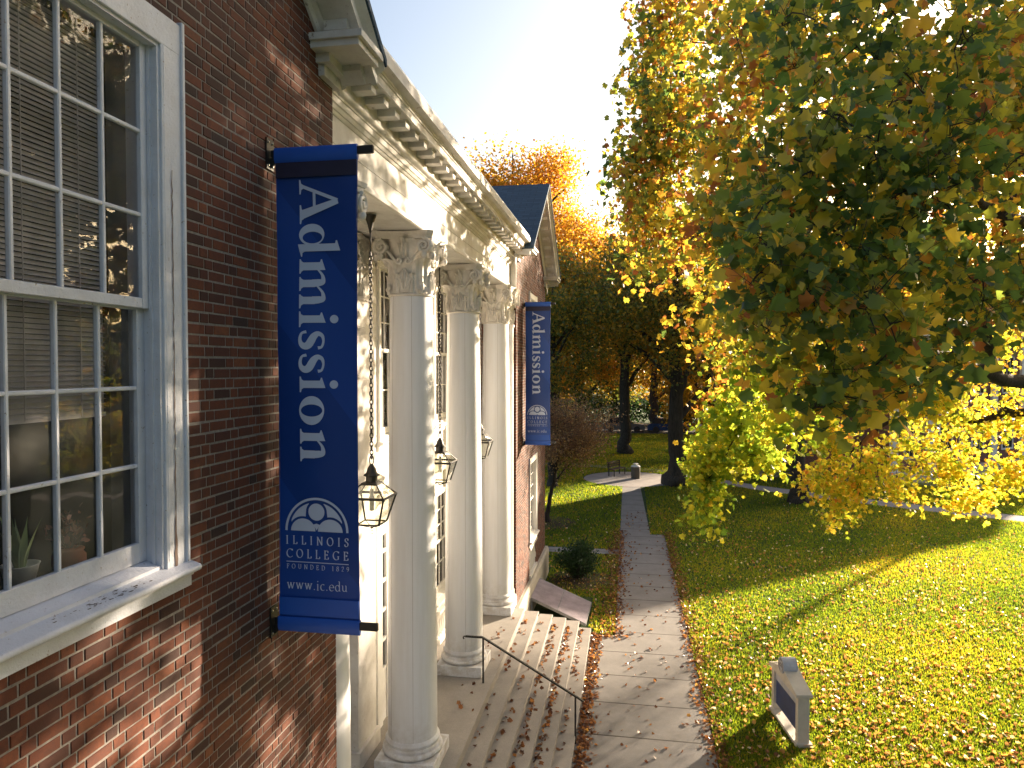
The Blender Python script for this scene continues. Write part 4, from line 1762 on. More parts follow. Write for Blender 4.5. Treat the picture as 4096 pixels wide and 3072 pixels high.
# ================================================================== LANTERNS
def make_lantern():
    root = empty("lantern", (0, 0, 0))
    tag(root, "hanging black lantern", "lantern", "hanging lanterns between the columns")
    Z = 5.0
    ch = MB()
    ch.lathe([(.075, 8.93), (.07, 8.90), (.035, 8.80), (.02, 8.74), (.012, 8.70)], n=14)
    ch.tube([(0, 0, 8.72), (0, 0, 8.45)], .010, 6)
    z = 8.46
    k = 0
    while z > 5.84:
        P = []
        for i in range(12):
            t = 2 * pi * i / 12
            a, b = .020 * cos(t), .037 * sin(t)
            b = math.copysign(min(abs(b), .032), b)
            P.append((a, 0, z - .03 + b) if k % 2 else (0, a, z - .03 + b))
        ch.tube(P, .0078, 5, closed=True)
        z -= .054
        k += 1
    P = [(.028 * cos(2 * pi * i / 14), 0, 5.79 + .062 * sin(2 * pi * i / 14)) for i in range(14)]
    ch.tube(P, .007, 6, closed=True)
    ch.build("chain", M['iron'], root, smooth=True)
    cp = MB()
    cp.lathe([(.012, 5.745), (.022, 5.735), (.035, 5.715), (.052, 5.69), (.060, 5.66), (.070, 5.63), (.100, 5.605), (.104, 5.597), (.098, 5.590), (.075, 5.590), (.075, 5.52), (.080, 5.515), (.080, 5.505)], n=24)
    cp.box((-.105, -.105, 5.485), (.105, .105, 5.508))
    cp.build("cap", M['iron'], root, smooth=True, auto=40)
    fr = MB()
    t_, m_, b_ = .105, .245, .147
    zt, zm, zb = 5.49, 5.33, 4.98

    def sq(h, z):
        return [np.array((h, -h, z)), np.array((h, h, z)), np.array((-h, h, z)), np.array((-h, -h, z))]

    def bar(a, b, w=.011):
        fr.tube([a, b], w * 1.25, 4)

    for i in range(4):
        for (q, z0, r) in ((t_, zt, .009), (m_, zm, .014), (b_, zb, .009)):
            s = sq(q, z0)
            bar(s[i], s[(i + 1) % 4], r)
        bar(sq(t_, zt)[i], sq(m_, zm)[i], .009)
        bar(sq(m_, zm)[i], sq(b_, zb)[i], .010)
        bar(sq(b_, zb)[i], np.array((0, 0, 4.92)), .005)
    P = [(.013 * cos(2 * pi * i / 12), 0, 4.86 + .030 * sin(2 * pi * i / 12)) for i in range(12)]
    fr.tube(P, .005, 5, closed=True)
    fr.lathe([(.004, 4.90), (.016, 4.915), (.01, 4.93)], n=8)
    fr.build("frame", M['iron'], root)
    gl = MB()
    for i in range(4):
        for (qa, za, qb, zb2) in ((t_, zt, m_, zm), (m_, zm, b_, zb)):
            a, b = sq(qa, za), sq(qb, zb2)
            gl.add([a[i], a[(i + 1) % 4], b[(i + 1) % 4], b[i]], [(0, 1, 2, 3)])
    s = sq(b_, zb)
    gl.add([s[0], s[1], s[2], s[3]], [(0, 1, 2, 3)])
    gl.build("glass", M['lglass'], root)
    bu = MB()
    bu.tube([(0, 0, 5.49), (0, 0, 5.42)], .006, 6)
    bu.lathe([(.02, 5.42), (.026, 5.40), (.026, 5.34), (.036, 5.32), (.036, 5.29), (.01, 5.285)], n=12)
    for i in range(4):
        a = i * pi / 2 + .4
        x, y = .019 * cos(a), .019 * sin(a)
        bu.tube([(x, y, 5.29), (x, y, 5.14)], .011, 8)
    bu.build("bulb", M['bulb'], root, smooth=True)
    return root


lan = make_lantern()
lan.location = (-.47, 8.56, 0)
lan["label"] = "hanging black lantern beside the big banner, largest and nearest of the three"
for yy, lb in ((11.86, "hanging black lantern in the gap between the first and second white columns"), (15.18, "smallest hanging lantern, half hidden behind the middle white column")):
    c = copy_tree(lan)
    c.location = (-.47, yy, 0)
    c["label"] = lb

# ================================================================== HANDRAIL, BULKHEAD
hr = empty("handrail", (.09, 12.8, 1.02), label="black iron handrail sloping down the front steps", cat="handrail")
q = MB()


def hbar(mb, a, b, w, h):
    a, b = np.array(a, float), np.array(b, float)
    d = b - a
    d /= np.linalg.norm(d)
    s = np.cross(d, (0, 0, 1))
    s /= np.linalg.norm(s)
    u = np.cross(s, d)
    vs = []
    for p in (a, b):
        for (i, j) in ((-1, -1), (1, -1), (1, 1), (-1, 1)):
            vs.append(p + s * i * w / 2 + u * j * h / 2)
    mb.add(vs, [(3, 2, 1, 0), (4, 5, 6, 7), (0, 1, 5, 4), (1, 2, 6, 5), (2, 3, 7, 6), (3, 0, 4, 7)])


hbar(q, (-.33, 0, .87), (.0, 0, .87), .045, .028)
hbar(q, (0, 0, .87), (1.9, 0, -.20), .045, .028)
q.tube([(-.33, 0, .87), (-.36, 0, .868), (-.375, 0, .85), (-.372, 0, .83), (-.355, 0, .82)], .013, 6)
q.build("rail", M['iron'], hr)
for (x, z0, z1) in ((.01, 0, .86), (1.75, -1.0, -.13)):
    p = MB()
    p.box((x - .016, -.016, z0), (x + .016, .016, z1))
    p.build("post", M['iron'], hr)

bk = empty("cellar_cover", (.1, 20, 0), label="ribbed sloping cover leaning from the stone wall base down beside the steps", cat="cellar cover")
A0 = [np.array(p) - np.array((.1, 20, 0)) for p in ((.13, 20.97, .55), (.13, 19.11, .58), (1.66, 18.60, .13), (1.72, 20.30, .13))]
q = MB()
N = 22
for i in range(N):
    t0, t1 = i / N, (i + .55) / N
    a, b = A0[1] * (1 - t0) + A0[0] * t0, A0[1] * (1 - t1) + A0[0] * t1
    c, d = A0[2] * (1 - t1) + A0[3] * t1, A0[2] * (1 - t0) + A0[3] * t0
    up = np.array((0, 0, .014))
    q.add([a, b, c, d, a + up, b + up, c + up, d + up], [(4, 5, 6, 7), (0, 1, 5, 4), (1, 2, 6, 5), (2, 3, 7, 6), (3, 0, 4, 7)])
q.build("ribbed_panel", M['grate'], bk)
q = MB()
q.add([p - np.array((0, 0, .004)) for p in A0], [(0, 1, 2, 3)])
q.build("backing_sheet", flat("cover_sheet", (.05, .04, .045), .6), bk)
q = MB()
for (i, j) in ((1, 2), (0, 3), (3, 2)):
    a, b = A0[i], A0[j]
    hbar(q, a - np.array((0, 0, .03)), b - np.array((0, 0, .03)), .035, .075)
m1, m2_ = (A0[0] + A0[3]) / 2, (A0[1] + A0[2]) / 2
hbar(q, m1 + np.array((0, 0, .018)), m2_ + np.array((0, 0, .018)), .03, .008)
for i in (1, 0):
    a = A0[i]
    q.box((a[0], a[1] - .02, 0), (a[0] + .04, a[1] + .02, a[2] - .03))
q.build("frame", M['galv'], bk)

# ================================================================== SIGN on the lawn
sg = empty("lawn_sign", (5.86, 14.1, 0), label="pediment topped stone sign with round crest standing on the sunlit lawn", cat="sign")
sg.rotation_euler = (0, 0, radians(8))
# runs along local y, front faces -x
q = MB()
hl = .74
TH = .20
pts = [(-hl, .93), (hl, .93), (hl, .98), (0, 1.20), (-hl, .98)]
q.prism([(y, z) for y, z in pts], 0, -.13, .17)
q.build("pediment", M['signstone'], sg)
q = MB()
q.box((-.08, -hl + .04, 0), (.13, -hl + .16, 0.929))
q.box((-.08, hl - .16, 0), (.13, hl - .04, 0.929))
q.box((-.12, -hl, 0), (.18, hl, .07))
q.build("pillar", M['signstone'], sg)
q = MB()
q.box((-.03, -hl + .162, .2), (.10, hl - .162, .928))
q.build("panel", M['signblue'], sg)
q = MB()
q.box((-.042, -hl + .165, .70), (-.0305, hl - .165, .84))
q.build("band", M['signgrey'], sg)
q = MB()
n = 36
R = .15
vs = [(-.15, R * cos(2 * pi * i / n), 1.22 + R * sin(2 * pi * i / n)) for i in range(n)] + [(.12, R * cos(2 * pi * i / n), 1.22 + R * sin(2 * pi * i / n)) for i in range(n)]
q.add(vs, [tuple(range(n)), tuple(range(n, 2 * n))[::-1]] + [(i, (i + 1) % n, n + (i + 1) % n, n + i) for i in range(n)])
Dk = q.build("round_crest", M['signgrey'], sg, smooth=True, auto=40)
q = MB()
for rr in (.125, .10):
    q.tube([(-.153, rr * cos(2 * pi * i / 30), 1.22 + rr * sin(2 * pi * i / 30)) for i in range(30)], .003, 5, closed=True)
for a in A_(0, 1.58, .13, .13, 0, 180, 2):
    pass
q.tube([(-.153, (.065) * cos(t), 1.20 + .065 * sin(t)) for t in np.linspace(0, pi, 14)], .004, 5)
q.tube([(-.153, -.065, 1.20), (-.153, .065, 1.20)], .004, 5)
q.tube([(-.153, 0.025 * cos(t), 1.235 + .025 * sin(t)) for t in np.linspace(0, 2 * pi, 14)[:-1]], .0035, 5, closed=True)
q.build("crest_relief", M['signmark'], Dk)

# ================================================================== BIN, BENCH
bn = empty("trash_bin", (3.2, 44.1, 0), label="round pebbled trash bin with pale domed lid where the paths meet", cat="trash bin")
MB().lathe([(.27, .024), (.28, .06), (.28, .74), (.27, .76)], n=28).build("drum", M['bin'], bn, smooth=True, auto=40)
MB().lathe([(.29, .762), (.29, .79), (.20, .85), (.08, .88), (.08, .92), (.17, .93), (.17, .945), (.02, .98)], n=28).build("lid", M['binlid'], bn, smooth=True, auto=40)
be = empty("bench", (2.05, 45.2, .02), rz=radians(60), label="small dark slatted bench beside the trash bin under the reddish tree", cat="bench")
q = MB()
for k in range(4):
    q.box((-.75, -.2 + k * .11, .43), (.75, -.11 + k * .11, .46))
q.build("seat", M['bench'], be)
q = MB()
for k in range(3):
    q.box((-.75, .26 + k * .02, .55 + k * .12), (.75, .285 + k * .02, .64 + k * .12))
q.build("backrest", M['bench'], be)
for sx in (-.65, .65):
    q = MB()
    q.box((sx - .03, -.2, 0), (sx + .03, -.15, .43))
    q.box((sx - .03, .2, 0), (sx + .03, .25, .9))
    q.box((sx - .025, -.2, .40), (sx + .025, .22, .43))
    q.build("leg", M['iron'], be)


# ================================================================== CARS far behind
def make_car(mat):
    r = empty("parked_car")
    b = MB()
    P = [(-2.2, .25), (2.2, .25), (2.25, .55), (2.1, .82), (1.0, .95), (-1.9, .98), (-2.25, .80)]
    b.prism([(x, z) for x, z in P], 1, -.88, .88)
    B = b.build("body", mat, r, smooth=True, auto=25)
    c = MB()
    lo = [(-1.85, .96), (1.05, .95)]
    vs = [(-1.85, -.82, .97), (1.05, -.82, .95), (1.05, .82, .95), (-1.85, .82, .97), (-1.45, -.66, 1.50), (.25, -.66, 1.50), (.25, .66, 1.50), (-1.45, .66, 1.50)]
    c.add(vs, [(0, 1, 5, 4), (1, 2, 6, 5), (2, 3, 7, 6), (3, 0, 4, 7)])
    c.build("window", M['carglass'], r)
    MB().box((-1.47, -.67, 1.50), (.27, .67, 1.54)).build("roof", mat, r)
    for sx in (-1.35, 1.4):
        for sy in (-.86, .86):
            wv = MB()
            wv.lathe([(.33, -.1), (.33, .1)], n=18)
            wv.v = [(sx + x, sy + z, .33 + y) for x, y, z in wv.v]
            wv.build("wheel", M['tyre'], r)
    return r


cars = [((6.9, 75.6), 'carpaint_blue', "dark blue car parked by the far road behind the forked trunk"),
        ((2.2, 75.8), 'carpaint_grey', "dark grey car parked by the far road, left of the blue one"),
        ((12.0, 75.5), 'carpaint_white', "white car parked by the far road, glimpsed beside the yellow branch"),
        ((17.5, 75.7), 'carpaint_blue', "blue car parked farthest right on the far road, mostly behind leaves")]
for (x, y), m, lb in cars:
    c = make_car(M[m])
    c.location = (x, y, .012)
    tag(c, lb, "car", "cars parked along the far road")

# ================================================================== HALL on the right behind the trees
hall = empty("brick_hall", (18.5, 46.0, 0), rz=radians(37.7), label="two storey brick hall with white pilasters seen through the yellow leaves", cat="building")
HL, HD, HH = 30.0, 8.0, 9.6
q = MB()
q.box((0, 0, 0), (HL, HD, HH))
hb = q.build("wall", M['hallbrick'], hall, uv=lambda c: np.stack([c[:, 0] + c[:, 1], c[:, 2]], 1))
for i in range(9):
    x = .35 + i * (HL - .7) / 8
    q = MB()
    q.box((x - .33, -.16, .9), (x + .33, -.001, HH - .9))
    q.box((x - .42, -.24, .5), (x + .42, -.002, .9))
    q.box((x - .42, -.24, HH - .9), (x + .42, -.002, HH - .7))
    q.build("pilaster", M['white'], hall)
    if i < 8:
        xc = x + (HL - .7) / 16
        for (z0, z1) in ((1.3, 3.7), (5.2, 7.6)):
            q = MB()
            q.box((xc - .75, -.06, z0 - .12), (xc + .75, -.001, z0))
            q.box((xc - .75, -.05, z1), (xc + .75, -.001, z1 + .14))
            q.box((xc - .75, -.05, z0), (xc - .62, -.001, z1))
            q.box((xc + .62, -.05, z0), (xc + .75, -.001, z1))
            q.box((xc - .62, -.045, (z0 + z1) / 2 - .03), (xc + .62, -.001, (z0 + z1) / 2 + .03))
            for k in (-.2, .2):
                q.box((xc + k - .015, -.035, z0), (xc + k + .015, -.001, z1))
            W_ = q.build("window", M['white'], hall)
            MB().add([(xc - .62, -.02, z0), (xc + .62, -.02, z0), (xc + .62, -.02, z1), (xc - .62, -.02, z1)], [(0, 1, 2, 3)]).build("pane", M['carglass'], W_)
q = MB()
q.box((-.3, -.45, HH - .7), (HL + .3, HD + .3, HH - .25))
q.box((-.5, -.65, HH - .25), (HL + .5, HD + .5, HH + .05))
q.build("cornice", M['white'], hall)
q = MB()
q.prism([(-.6, HH + .05), (HD + .6, HH + .05), (HD / 2, HH + 1.0)], 0, -.5, HL + .5)
q.build("roof", M['shingle'], hall, uv=lambda c: np.stack([c[:, 0], c[:, 1] + c[:, 2]], 1))
q = MB()
q.box((-.3, -1.6, 0), (HL, -.25, .5))
q.build("terrace", M['stone'], hall)
# ================================================================== TREES
LB, OV, QD = tmpl_lobed(), tmpl_oval(), tmpl_quad()


def hashnoise(P, s, seed=0):
    """cheap smooth value noise in 2D/3D via sines"""
    a = np.zeros(len(P))
    r = np.random.default_rng(seed)
    for k in range(6):
        d = r.normal(size=P.shape[1])
        d /= np.linalg.norm(d)
        f = s * (.6 + .8 * r.random()) * (1.7 ** (k % 3))
        a += np.sin(P @ d * f + r.random() * 6.28) / (1.3 ** (k % 3))
    return a / 3.2


def wall_hit(P):
    """where the sun shadow of a point lands on the facade plane x=0"""
    t = P[:, 0] / S[0]
    return P[:, 1] - t * S[1], P[:, 2] - t * S[2]


# ---- big tulip tree whose limbs reach in from the right, trunk right of the frame
limbs = [
    ([(15.6, 18.6, -.1), (15.5, 18.5, 1.0), (15.3, 18.3, 3.5), (15.1, 18.2, 6.5), (14.8, 18.5, 10), (14.5, 18.8, 14), (14.4, 19.0, 19)], [.62, .48, .42, .38, .30, .2, .08]),
    ([(15.1, 18.2, 5.4), (13.0, 16.8, 6.2), (11.59, 15.66, 6.6), (9.33, 13.77, 6.75), (7.46, 11.94, 7.2), (5.85, 9.65, 7.43), (4.9, 7.9, 7.7)], [.24, .19, .16, .12, .09, .05, .02]),
    ([(9.33, 13.77, 6.75), (7.9, 11.6, 8.0), (6.75, 10.33, 8.4), (5.73, 9.14, 8.2), (4.9, 8.0, 8.5)], [.10, .07, .05, .03, .015]),
    ([(14.95, 18.3, 8.5), (12.2, 15.2, 9.0), (10.32, 13.49, 9.1), (8.09, 11.59, 9.3), (6.6, 9.6, 9.8), (5.6, 8.4, 10.3)], [.2, .15, .12, .08, .05, .02]),
    ([(15.1, 18.3, 5.0), (14.6, 20.2, 5.3), (13.33, 21.51, 5.8), (12.26, 21.53, 5.4), (11.05, 21.43, 5.65), (9.86, 21.43, 5.35), (9.02, 21.27, 4.5)], [.20, .15, .12, .10, .075, .05, .02]),
    ([(14.9, 18.3, 9.2), (11.0, 15.5, 10.2), (8.0, 15.4, 10.9), (6.0, 16.7, 11.0), (4.7, 17.1, 10.4), (3.6, 17.2, 9.5)], [.2, .13, .09, .06, .04, .015]),
    ([(12.5, 16.6, 9.8), (9.4, 17.0, 13.0), (6.6, 17.8, 14.6), (4.3, 18.0, 15.0)], [.1, .07, .04, .015]),
    ([(8.0, 15.4, 10.8), (6.6, 15.8, 8.4), (5.4, 15.3, 6.4), (4.8, 15.5, 5.0)], [.06, .045, .03, .012]),
    ([(14.6, 18.6, 12), (12.5, 19.5, 14.5), (10.0, 21.0, 16)], [.16, .1, .04]),
    ([(14.6, 18.6, 11), (16.5, 20.5, 13.5), (18.0, 22.5, 15)], [.16, .1, .04]),
    ([(14.7, 18.5, 10), (12.2, 21.0, 10.5), (10.5, 23.5, 11.0)], [.14, .09, .04]),
]
near_b = [((4.77, 7.69, 9.1), (.9, .9, .8), 26), ((6.26, 8.75, 9.19), (1.0, 1.0, .9), 28), ((4.75, 7.1, 7.6), (.8, .8, .7), 24), ((4.15, 7.25, 8.1), (.45, .6, .6), 13),
          ((6.36, 8.93, 7.75), (.9, 1.0, .7), 24), ((4.65, 7.0, 6.75), (.42, .5, .32), 9), ((4.98, 8.15, 10.7), (1.0, 1.0, .9), 26), ((6.92, 9.42, 10.99), (1.2, 1.2, 1.0), 30),
          ((5.53, 8.06, 7.05), (.7, .7, .42), 14), ((5.4, 8.3, 8.4), (.9, .9, .8), 26), ((8.4, 11.6, 10.6), (1.8, 1.8, 1.5), 60), ((9.8, 13.2, 8.6), (1.6, 1.6, 1.1), 44), ((7.4, 13.6, 8.9), (1.6, 1.6, 1.2), 44), ((7.2, 14.4, 11.6), (1.8, 1.6, 1.4), 50), ((9.6, 14.4, 12.4), (2.0, 1.8, 1.5), 50), ((7.6, 10.6, 8.0), (1.0, 1.0, .6), 22), ((6.6, 13.0, 7.0), (.9, .9, .6), 20), ((8.6, 12.4, 8.6), (1.4, 1.4, 1.0), 26)]
mid_b = [((3.57, 17.62, 13.19), (1.1, 1.95, 1.59), 52), ((5.07, 17.84, 12.27), (1.71, 1.95, 1.71), 64), ((3.1, 17.46, 11.15), (0.79, 1.59, 1.34), 41), ((4.13, 16.99, 9.81), (1.22, 1.71, 1.22), 52), ((4.87, 16.37, 7.85), (0.98, 1.46, 1.22), 46), ((5.36, 16.48, 6.8), (0.85, 1.22, 0.98), 32), ((4.02, 18.35, 15.49), (1.59, 1.95, 1.59), 52), ((2.98, 17.37, 9.13), (0.49, 1.1, 0.61), 16), ((6.46, 16.84, 14.2), (1.95, 1.95, 1.71), 52)]
mid_b += [((4.9, 12.1, 11.2), (1.1, 1.2, 1.0), 46), ((5.0, 11.7, 9.8), (.9, 1.1, .9), 40), ((4.6, 12.5, 9.4), (.8, 1.1, .8), 30), ((5.1, 12.2, 12.8), (1.2, 1.2, 1.0), 40), ((5.3, 12.3, 7.9), (.9, 1.1, .7), 34)]
low_b = [((5.3, 12.85, 6.9), (.6, .8, .6), 20), ((5.55, 13.35, 6.2), (.5, .6, .5), 14), ((4.95, 15.52, 5.9), (.55, .7, .75), 26), ((4.62, 15.45, 4.85), (.5, .6, .6), 24), ((4.46, 15.42, 4.1), (.3, .35, .45), 9), ((5.5, 16.0, 5.3), (.55, .7, .6), 20)]
yel_b = [((11.0, 18.5, 6.3), (1.3, 1.1, .7), 34), ((12.2, 17.8, 6.0), (1.1, 1.0, .6), 26), ((9.8, 18.4, 6.4), (1.0, 1.0, .6), 22), ((11.3, 16.9, 8.0), (1.3, 1.2, .9), 36), ((9.02, 21.28, 4.96), (.9, .9, .6), 22), ((10.78, 21.58, 5.32), (1.0, .9, .6), 24), ((12.89, 21.95, 5.68), (1.1, 1.0, .7), 26), ((8.67, 21.18, 3.7), (.8, .8, .55), 22),
         ((9.73, 21.37, 4.3), (.8, .8, .6), 18), ((11.7, 21.7, 4.3), (.9, .9, .55), 20), ((12.41, 21.8, 3.3), (.6, .6, .5), 12), ((13.13, 20.92, 4.0), (.7, .7, .5), 14),
         ((12.71, 20.96, 7.78), (1.6, 1.5, 1.1), 40), ((11.0, 21.2, 6.9), (1.5, 1.3, .8), 34), ((14.2, 21.6, 6.6), (1.2, 1.2, .8), 30), ((14.8, 21.4, 5.0), (1.2, 1.0, .7), 30), ((13.6, 21.8, 8.2), (1.4, 1.2, .9), 30), ((10.0, 21.6, 6.2), (1.2, 1.0, .7), 26), ((8.3, 20.8, 5.4), (.9, .9, .6), 18), ((15.4, 21.2, 3.8), (.8, .8, .4), 14), ((9.2, 20.6, 6.3), (1.1, 1.1, .7), 22), ((10.63, 22.01, 3.5), (.5, .6, .35), 8), ((8.6, 21.2, 2.9), (.4, .4, .25), 6)]
hid_b = [((14.5, 18.6, 15), (5.0, 5.0, 4.0), 190), ((11.5, 22.5, 12.5), (3.5, 3.5, 2.5), 110), ((16.5, 22.0, 12), (4, 4, 3), 90), ((10.5, 18.5, 13.5), (3.0, 3.0, 2.0), 80), ((13, 25, 11), (3.5, 3, 2.5), 70)]


def cull_tulip(C, r):
    """keep the sun's lanes to the sill, fascia and columns open so that light falls dappled"""
    y, z = wall_hit(C)
    P = np.stack([y, z], 1)
    n = hashnoise(P, 1.6, 11)
    keep = np.ones(len(C), bool)
    onw = (z > 1.0) & (z < 12.5) & (y > 4.6) & (y < 24)
    keep &= ~(onw & (n > np.where(z > 8.3, -.6, -.25)) & (C[:, 0] > 9))
    keep &= ~((y > 4.7) & (y < 6.4) & (z > 8.4) & (z < 11.5) & (n > -.3))
    keep &= ~((C[:, 0] < 9) & (z > 8.4) & (z < 10.4) & (y > 6) & (y < 12) & (n > -.15))
    keep &= ~((C[:, 0] < 9) & (z < 8.4) & (y > 8) & (n > .1))
    keep &= ~((y > 3.85) & (y < 4.75) & (z > 2) & (z < 7.7) & (n > -.75))
    keep &= ~((y > 4.9) & (y < 5.7) & (z > 3) & (z < 9.3) & (n > -.5))
    # open lane on the lower wall and the window sill
    lane = (z > 1) & (z < 6.0) & (y > -2) & (y < 4.6) & (n > -.45)
    keep &= ~lane
    return keep


def val_tulip(P, r):
    n = hashnoise(P, .55, 21)
    d = np.linalg.norm(P - np.array([2.8, 0, 7]), axis=1)
    v = .30 + .13 * n + r.normal(size=len(P)) * .16
    v += np.where(r.random(len(P)) < .27, .38, 0)
    v += np.clip((d - 9) * .04, 0, .22)
    return v


tree("huge tulip tree reaching in from the right with big green and amber leaves", limbs[:4] + limbs[5:], near_b, .165, 30, M['tulip'], LB, .20,
     val_tulip, 31, name="tulip_tree", base=(15.6, 18.6, 0), twig=.006, spread=.75, cull=None, extraC=None) if False else None


def big_tulip():
    r = np.random.default_rng(31)
    base = np.array((15.6, 18.6, 0.))
    root = empty("tulip_tree", base, label="huge tulip tree reaching in from the right, its big amber leaves closest of all", cat="tree")
    mb = MB()
    rp, rr = [], []
    for pts, rad in limbs:
        P = np.array(pts, float) - base
        rd = np.array(rad, float)
        tt = np.linspace(0, len(P) - 1, (len(P) - 1) * 6 + 1)
        q = np.stack([np.interp(tt, range(len(P)), P[:, i]) for i in range(3)], 1)
        for _ in range(2):
            q[1:-1] = (q[:-2] + q[1:-1] * 2 + q[2:]) / 4
        rq = np.interp(tt, range(len(P)), rd)
        q[1:-1] += r.normal(size=(len(q) - 2, 3)) * np.minimum(rq[1:-1, None] * .35, .05)
        mb.tube(q, list(rq), 10)
        k = len(q) // 3
        rp += list(q[k:])
        rr += list(rq[k:])
    groups = []
    for bl, ls, per, mat, sig, sh, sp in ((near_b, .145, 22, 'tulip', .20, .07, .75), (mid_b, .155, 36, 'tulip', .29, .08, .8), (low_b, .125, 34, 'yellow', .20, -.12, .8),
                                          (yel_b, .125, 36, 'yellow', .24, .12, .8), (hid_b, .16, 24, 'tulip', .42, .1, .8)):
        C = sample_blobs(bl, r)
        if bl is hid_b or bl is yel_b or bl is mid_b:
            C = C[cull_tulip(C, r)]
        if bl is hid_b:
            k = 190
            t = r.uniform(19, 27, k)
            yw, zw = r.uniform(-.5, 3.95, k), r.uniform(6.9, 11.2, k)
            C = np.vstack([C, np.stack([t * S[0], yw + t * S[1], zw + t * S[2]], 1)])  # extra leaf clusters added along the sun's path to shade the window wall
        groups.append((C, ls, per, mat, sig, sh, sp))
    allC = np.concatenate([g[0] for g in groups]) - base
    for pts, rad in grow(rp, rr, allC, r, .009, .06):
        mb.tube(pts, list(rad), 5 if rad[0] > .02 else 4, cap=False)
    mb.build("trunk", M['bark'], root, smooth=True)
    for C, ls, per, mat, sig, sh, sp in groups:
        n = len(C) * per
        ci = np.repeat(np.arange(len(C)), per)
        P = C[ci] + r.normal(size=(n, 3)) * sig
        if mat == 'yellow':
            P[:, 2] -= np.abs(r.normal(size=n)) * .12
        T, B, N = frames(n, (.25, -.35, .75), sp, r)
        v = val_tulip(P, r) + sh + (r.normal(size=len(C)) * .10)[ci]
        if mat == 'yellow':
            v = .42 + sh + r.normal(size=n) * .18 + (r.normal(size=len(C)) * .08)[ci]
        sz = ls * r.uniform(.42, 1.3, n)
        pick = r.integers(0, 3, n)
        for q, tm in enumerate((tmpl_lobed(.6, .8), tmpl_lobed(2.2, 2.2), tmpl_lobed(-1.0, 3.2))):
            k = pick == q
            cards("crown", M[mat], P[k] - base, T[k], B[k], N[k], sz[k], v[k], tm, root)
        if ls > .13 and sig < .4:
            tw = MB()
            for c, c0 in enumerate(C):
                ids = np.arange(c * per, c * per + 6)
                for i in ids:
                    e = P[i] - base
                    s_ = c0 - base + r.normal(size=3) * .03
                    m_ = (s_ + e) / 2 + np.array([0, 0, .03])
                    tw.tube([s_, m_, e], [.004, .003, .0015], 3, cap=False)
            tw.build("twigs", M['bark'], root)
    return root


big_tulip()

GV = lambda mu, sg_: (lambda P, r: mu + .16 * hashnoise(P, .5, 3) + r.normal(size=len(P)) * sg_)


def std_tree(x, y, h, rad, label, mat, n, per, ls, seed, tr=.35, low=.32, sig=.45, group="trees on the campus lawn", lean=(0, 0), twig=.02, val=GV(.5, .2), name="tree", flat_=1.0, tm=QD):
    r = np.random.default_rng(seed + 100)
    zc = h * (low + 1) / 2
    hz = h * (1 - low) / 2
    limbs = []
    top = (x + lean[0], y + lean[1], h * .93)
    limbs.append(([(x, y, -.05), (x, y, .5), (x + lean[0] * .2, y + lean[1] * .2, h * .25), (x + lean[0] * .5, y + lean[1] * .5, h * .5), top], [tr * 1.5, tr, tr * .85, tr * .6, tr * .1]))
    for k in range(7):
        a = 2 * pi * k / 7 + r.random()
        z0 = h * (low * .8 + .45 * k / 7)
        q = rad * .55
        s = np.array([x + lean[0] * .3, y + lean[1] * .3, z0])
        e = np.array([x + q * cos(a) * flat_, y + q * sin(a) * flat_, z0 + h * .16])
        limbs.append(([s, (s + e) / 2 + np.array([0, 0, h * .02]), e], [tr * .45, tr * .28, tr * .08]))
    blobs = []
    nb = 36
    for k in range(nb):
        d = r.normal(size=3)
        d /= np.linalg.norm(d)
        q = .25 + .6 * r.random()
        env = np.array([rad * d[0] * q, rad * d[1] * q, hz * d[2] * q])
        s = rad * r.uniform(.20, .36)
        blobs.append((np.array([x + lean[0] * .6, y + lean[1] * .6, zc]) + env, (s, s, s * .85), max(4, int(n / nb))))
    return tree(label, limbs, blobs, ls, per, M[mat], tm, sig, val, seed, group=group, name=name, base=(x, y, 0), twig=twig)


# golden giant behind the far wing
std_tree(-6.2, 54, 25.5, 9.0, "tall golden tree rising behind the blue shingled roof", 'gold', 1300, 80, .235, 41, tr=.5, low=.30, sig=.62, val=GV(.5, .22))
std_tree(-1.5, 60, 21, 5.5, "golden orange tree right of the roof gable, behind the dark olive tree", 'gold', 800, 75, .24, 42, tr=.4, low=.2, sig=.6, val=GV(.55, .2))
std_tree(-1.6, 40.5, 14.5, 4.4, "dark olive tree just beyond the far brick wing", 'olive', 270, 60, .18, 43, tr=.25, low=.20, sig=.40, val=GV(.62, .28))
# crabapple
std_tree(-.8, 31.0, 5.9, 2.75, "low bushy reddish brown ornamental tree beside the cross walk", 'crab', 330, 80, .085, 44, tr=.10, low=.36, sig=.26, val=GV(.5, .25), name="ornamental_tree", twig=.008, lean=(.9, .3), tm=OV)
# T5 forked trunk near the walk
std_tree(5.5, 42.1, 17.5, 7.0, "broad dark tree with thick flared trunk right of the walkway", 'olive', 620, 55, .20, 45, tr=.52, low=.27, sig=.5, val=GV(.62, .24))
std_tree(2.4, 56.6, 19, 6.0, "golden tree with straight dark trunk behind the trash bin", 'gold', 560, 55, .28, 46, tr=.48, low=.33, sig=.6, val=GV(.45, .22))
std_tree(11.35, 37.7, 16.5, 5.6, "tree with straight grey trunk standing by the diagonal path", 'olive', 480, 50, .20, 47, tr=.40, low=.42, sig=.45, val=GV(.7, .22))
std_tree(9.0, 56.0, 20, 6.5, "tall yellow tree between the broad dark tree and the brick hall", 'gold', 760, 50, .30, 48, tr=.45, low=.10, sig=.6, val=GV(.4, .22))
std_tree(17.5, 55.5, 19, 6.0, "golden tree beside the left end of the brick hall", 'gold', 480, 50, .30, 49, tr=.42, low=.3, sig=.6, val=GV(.42, .22))
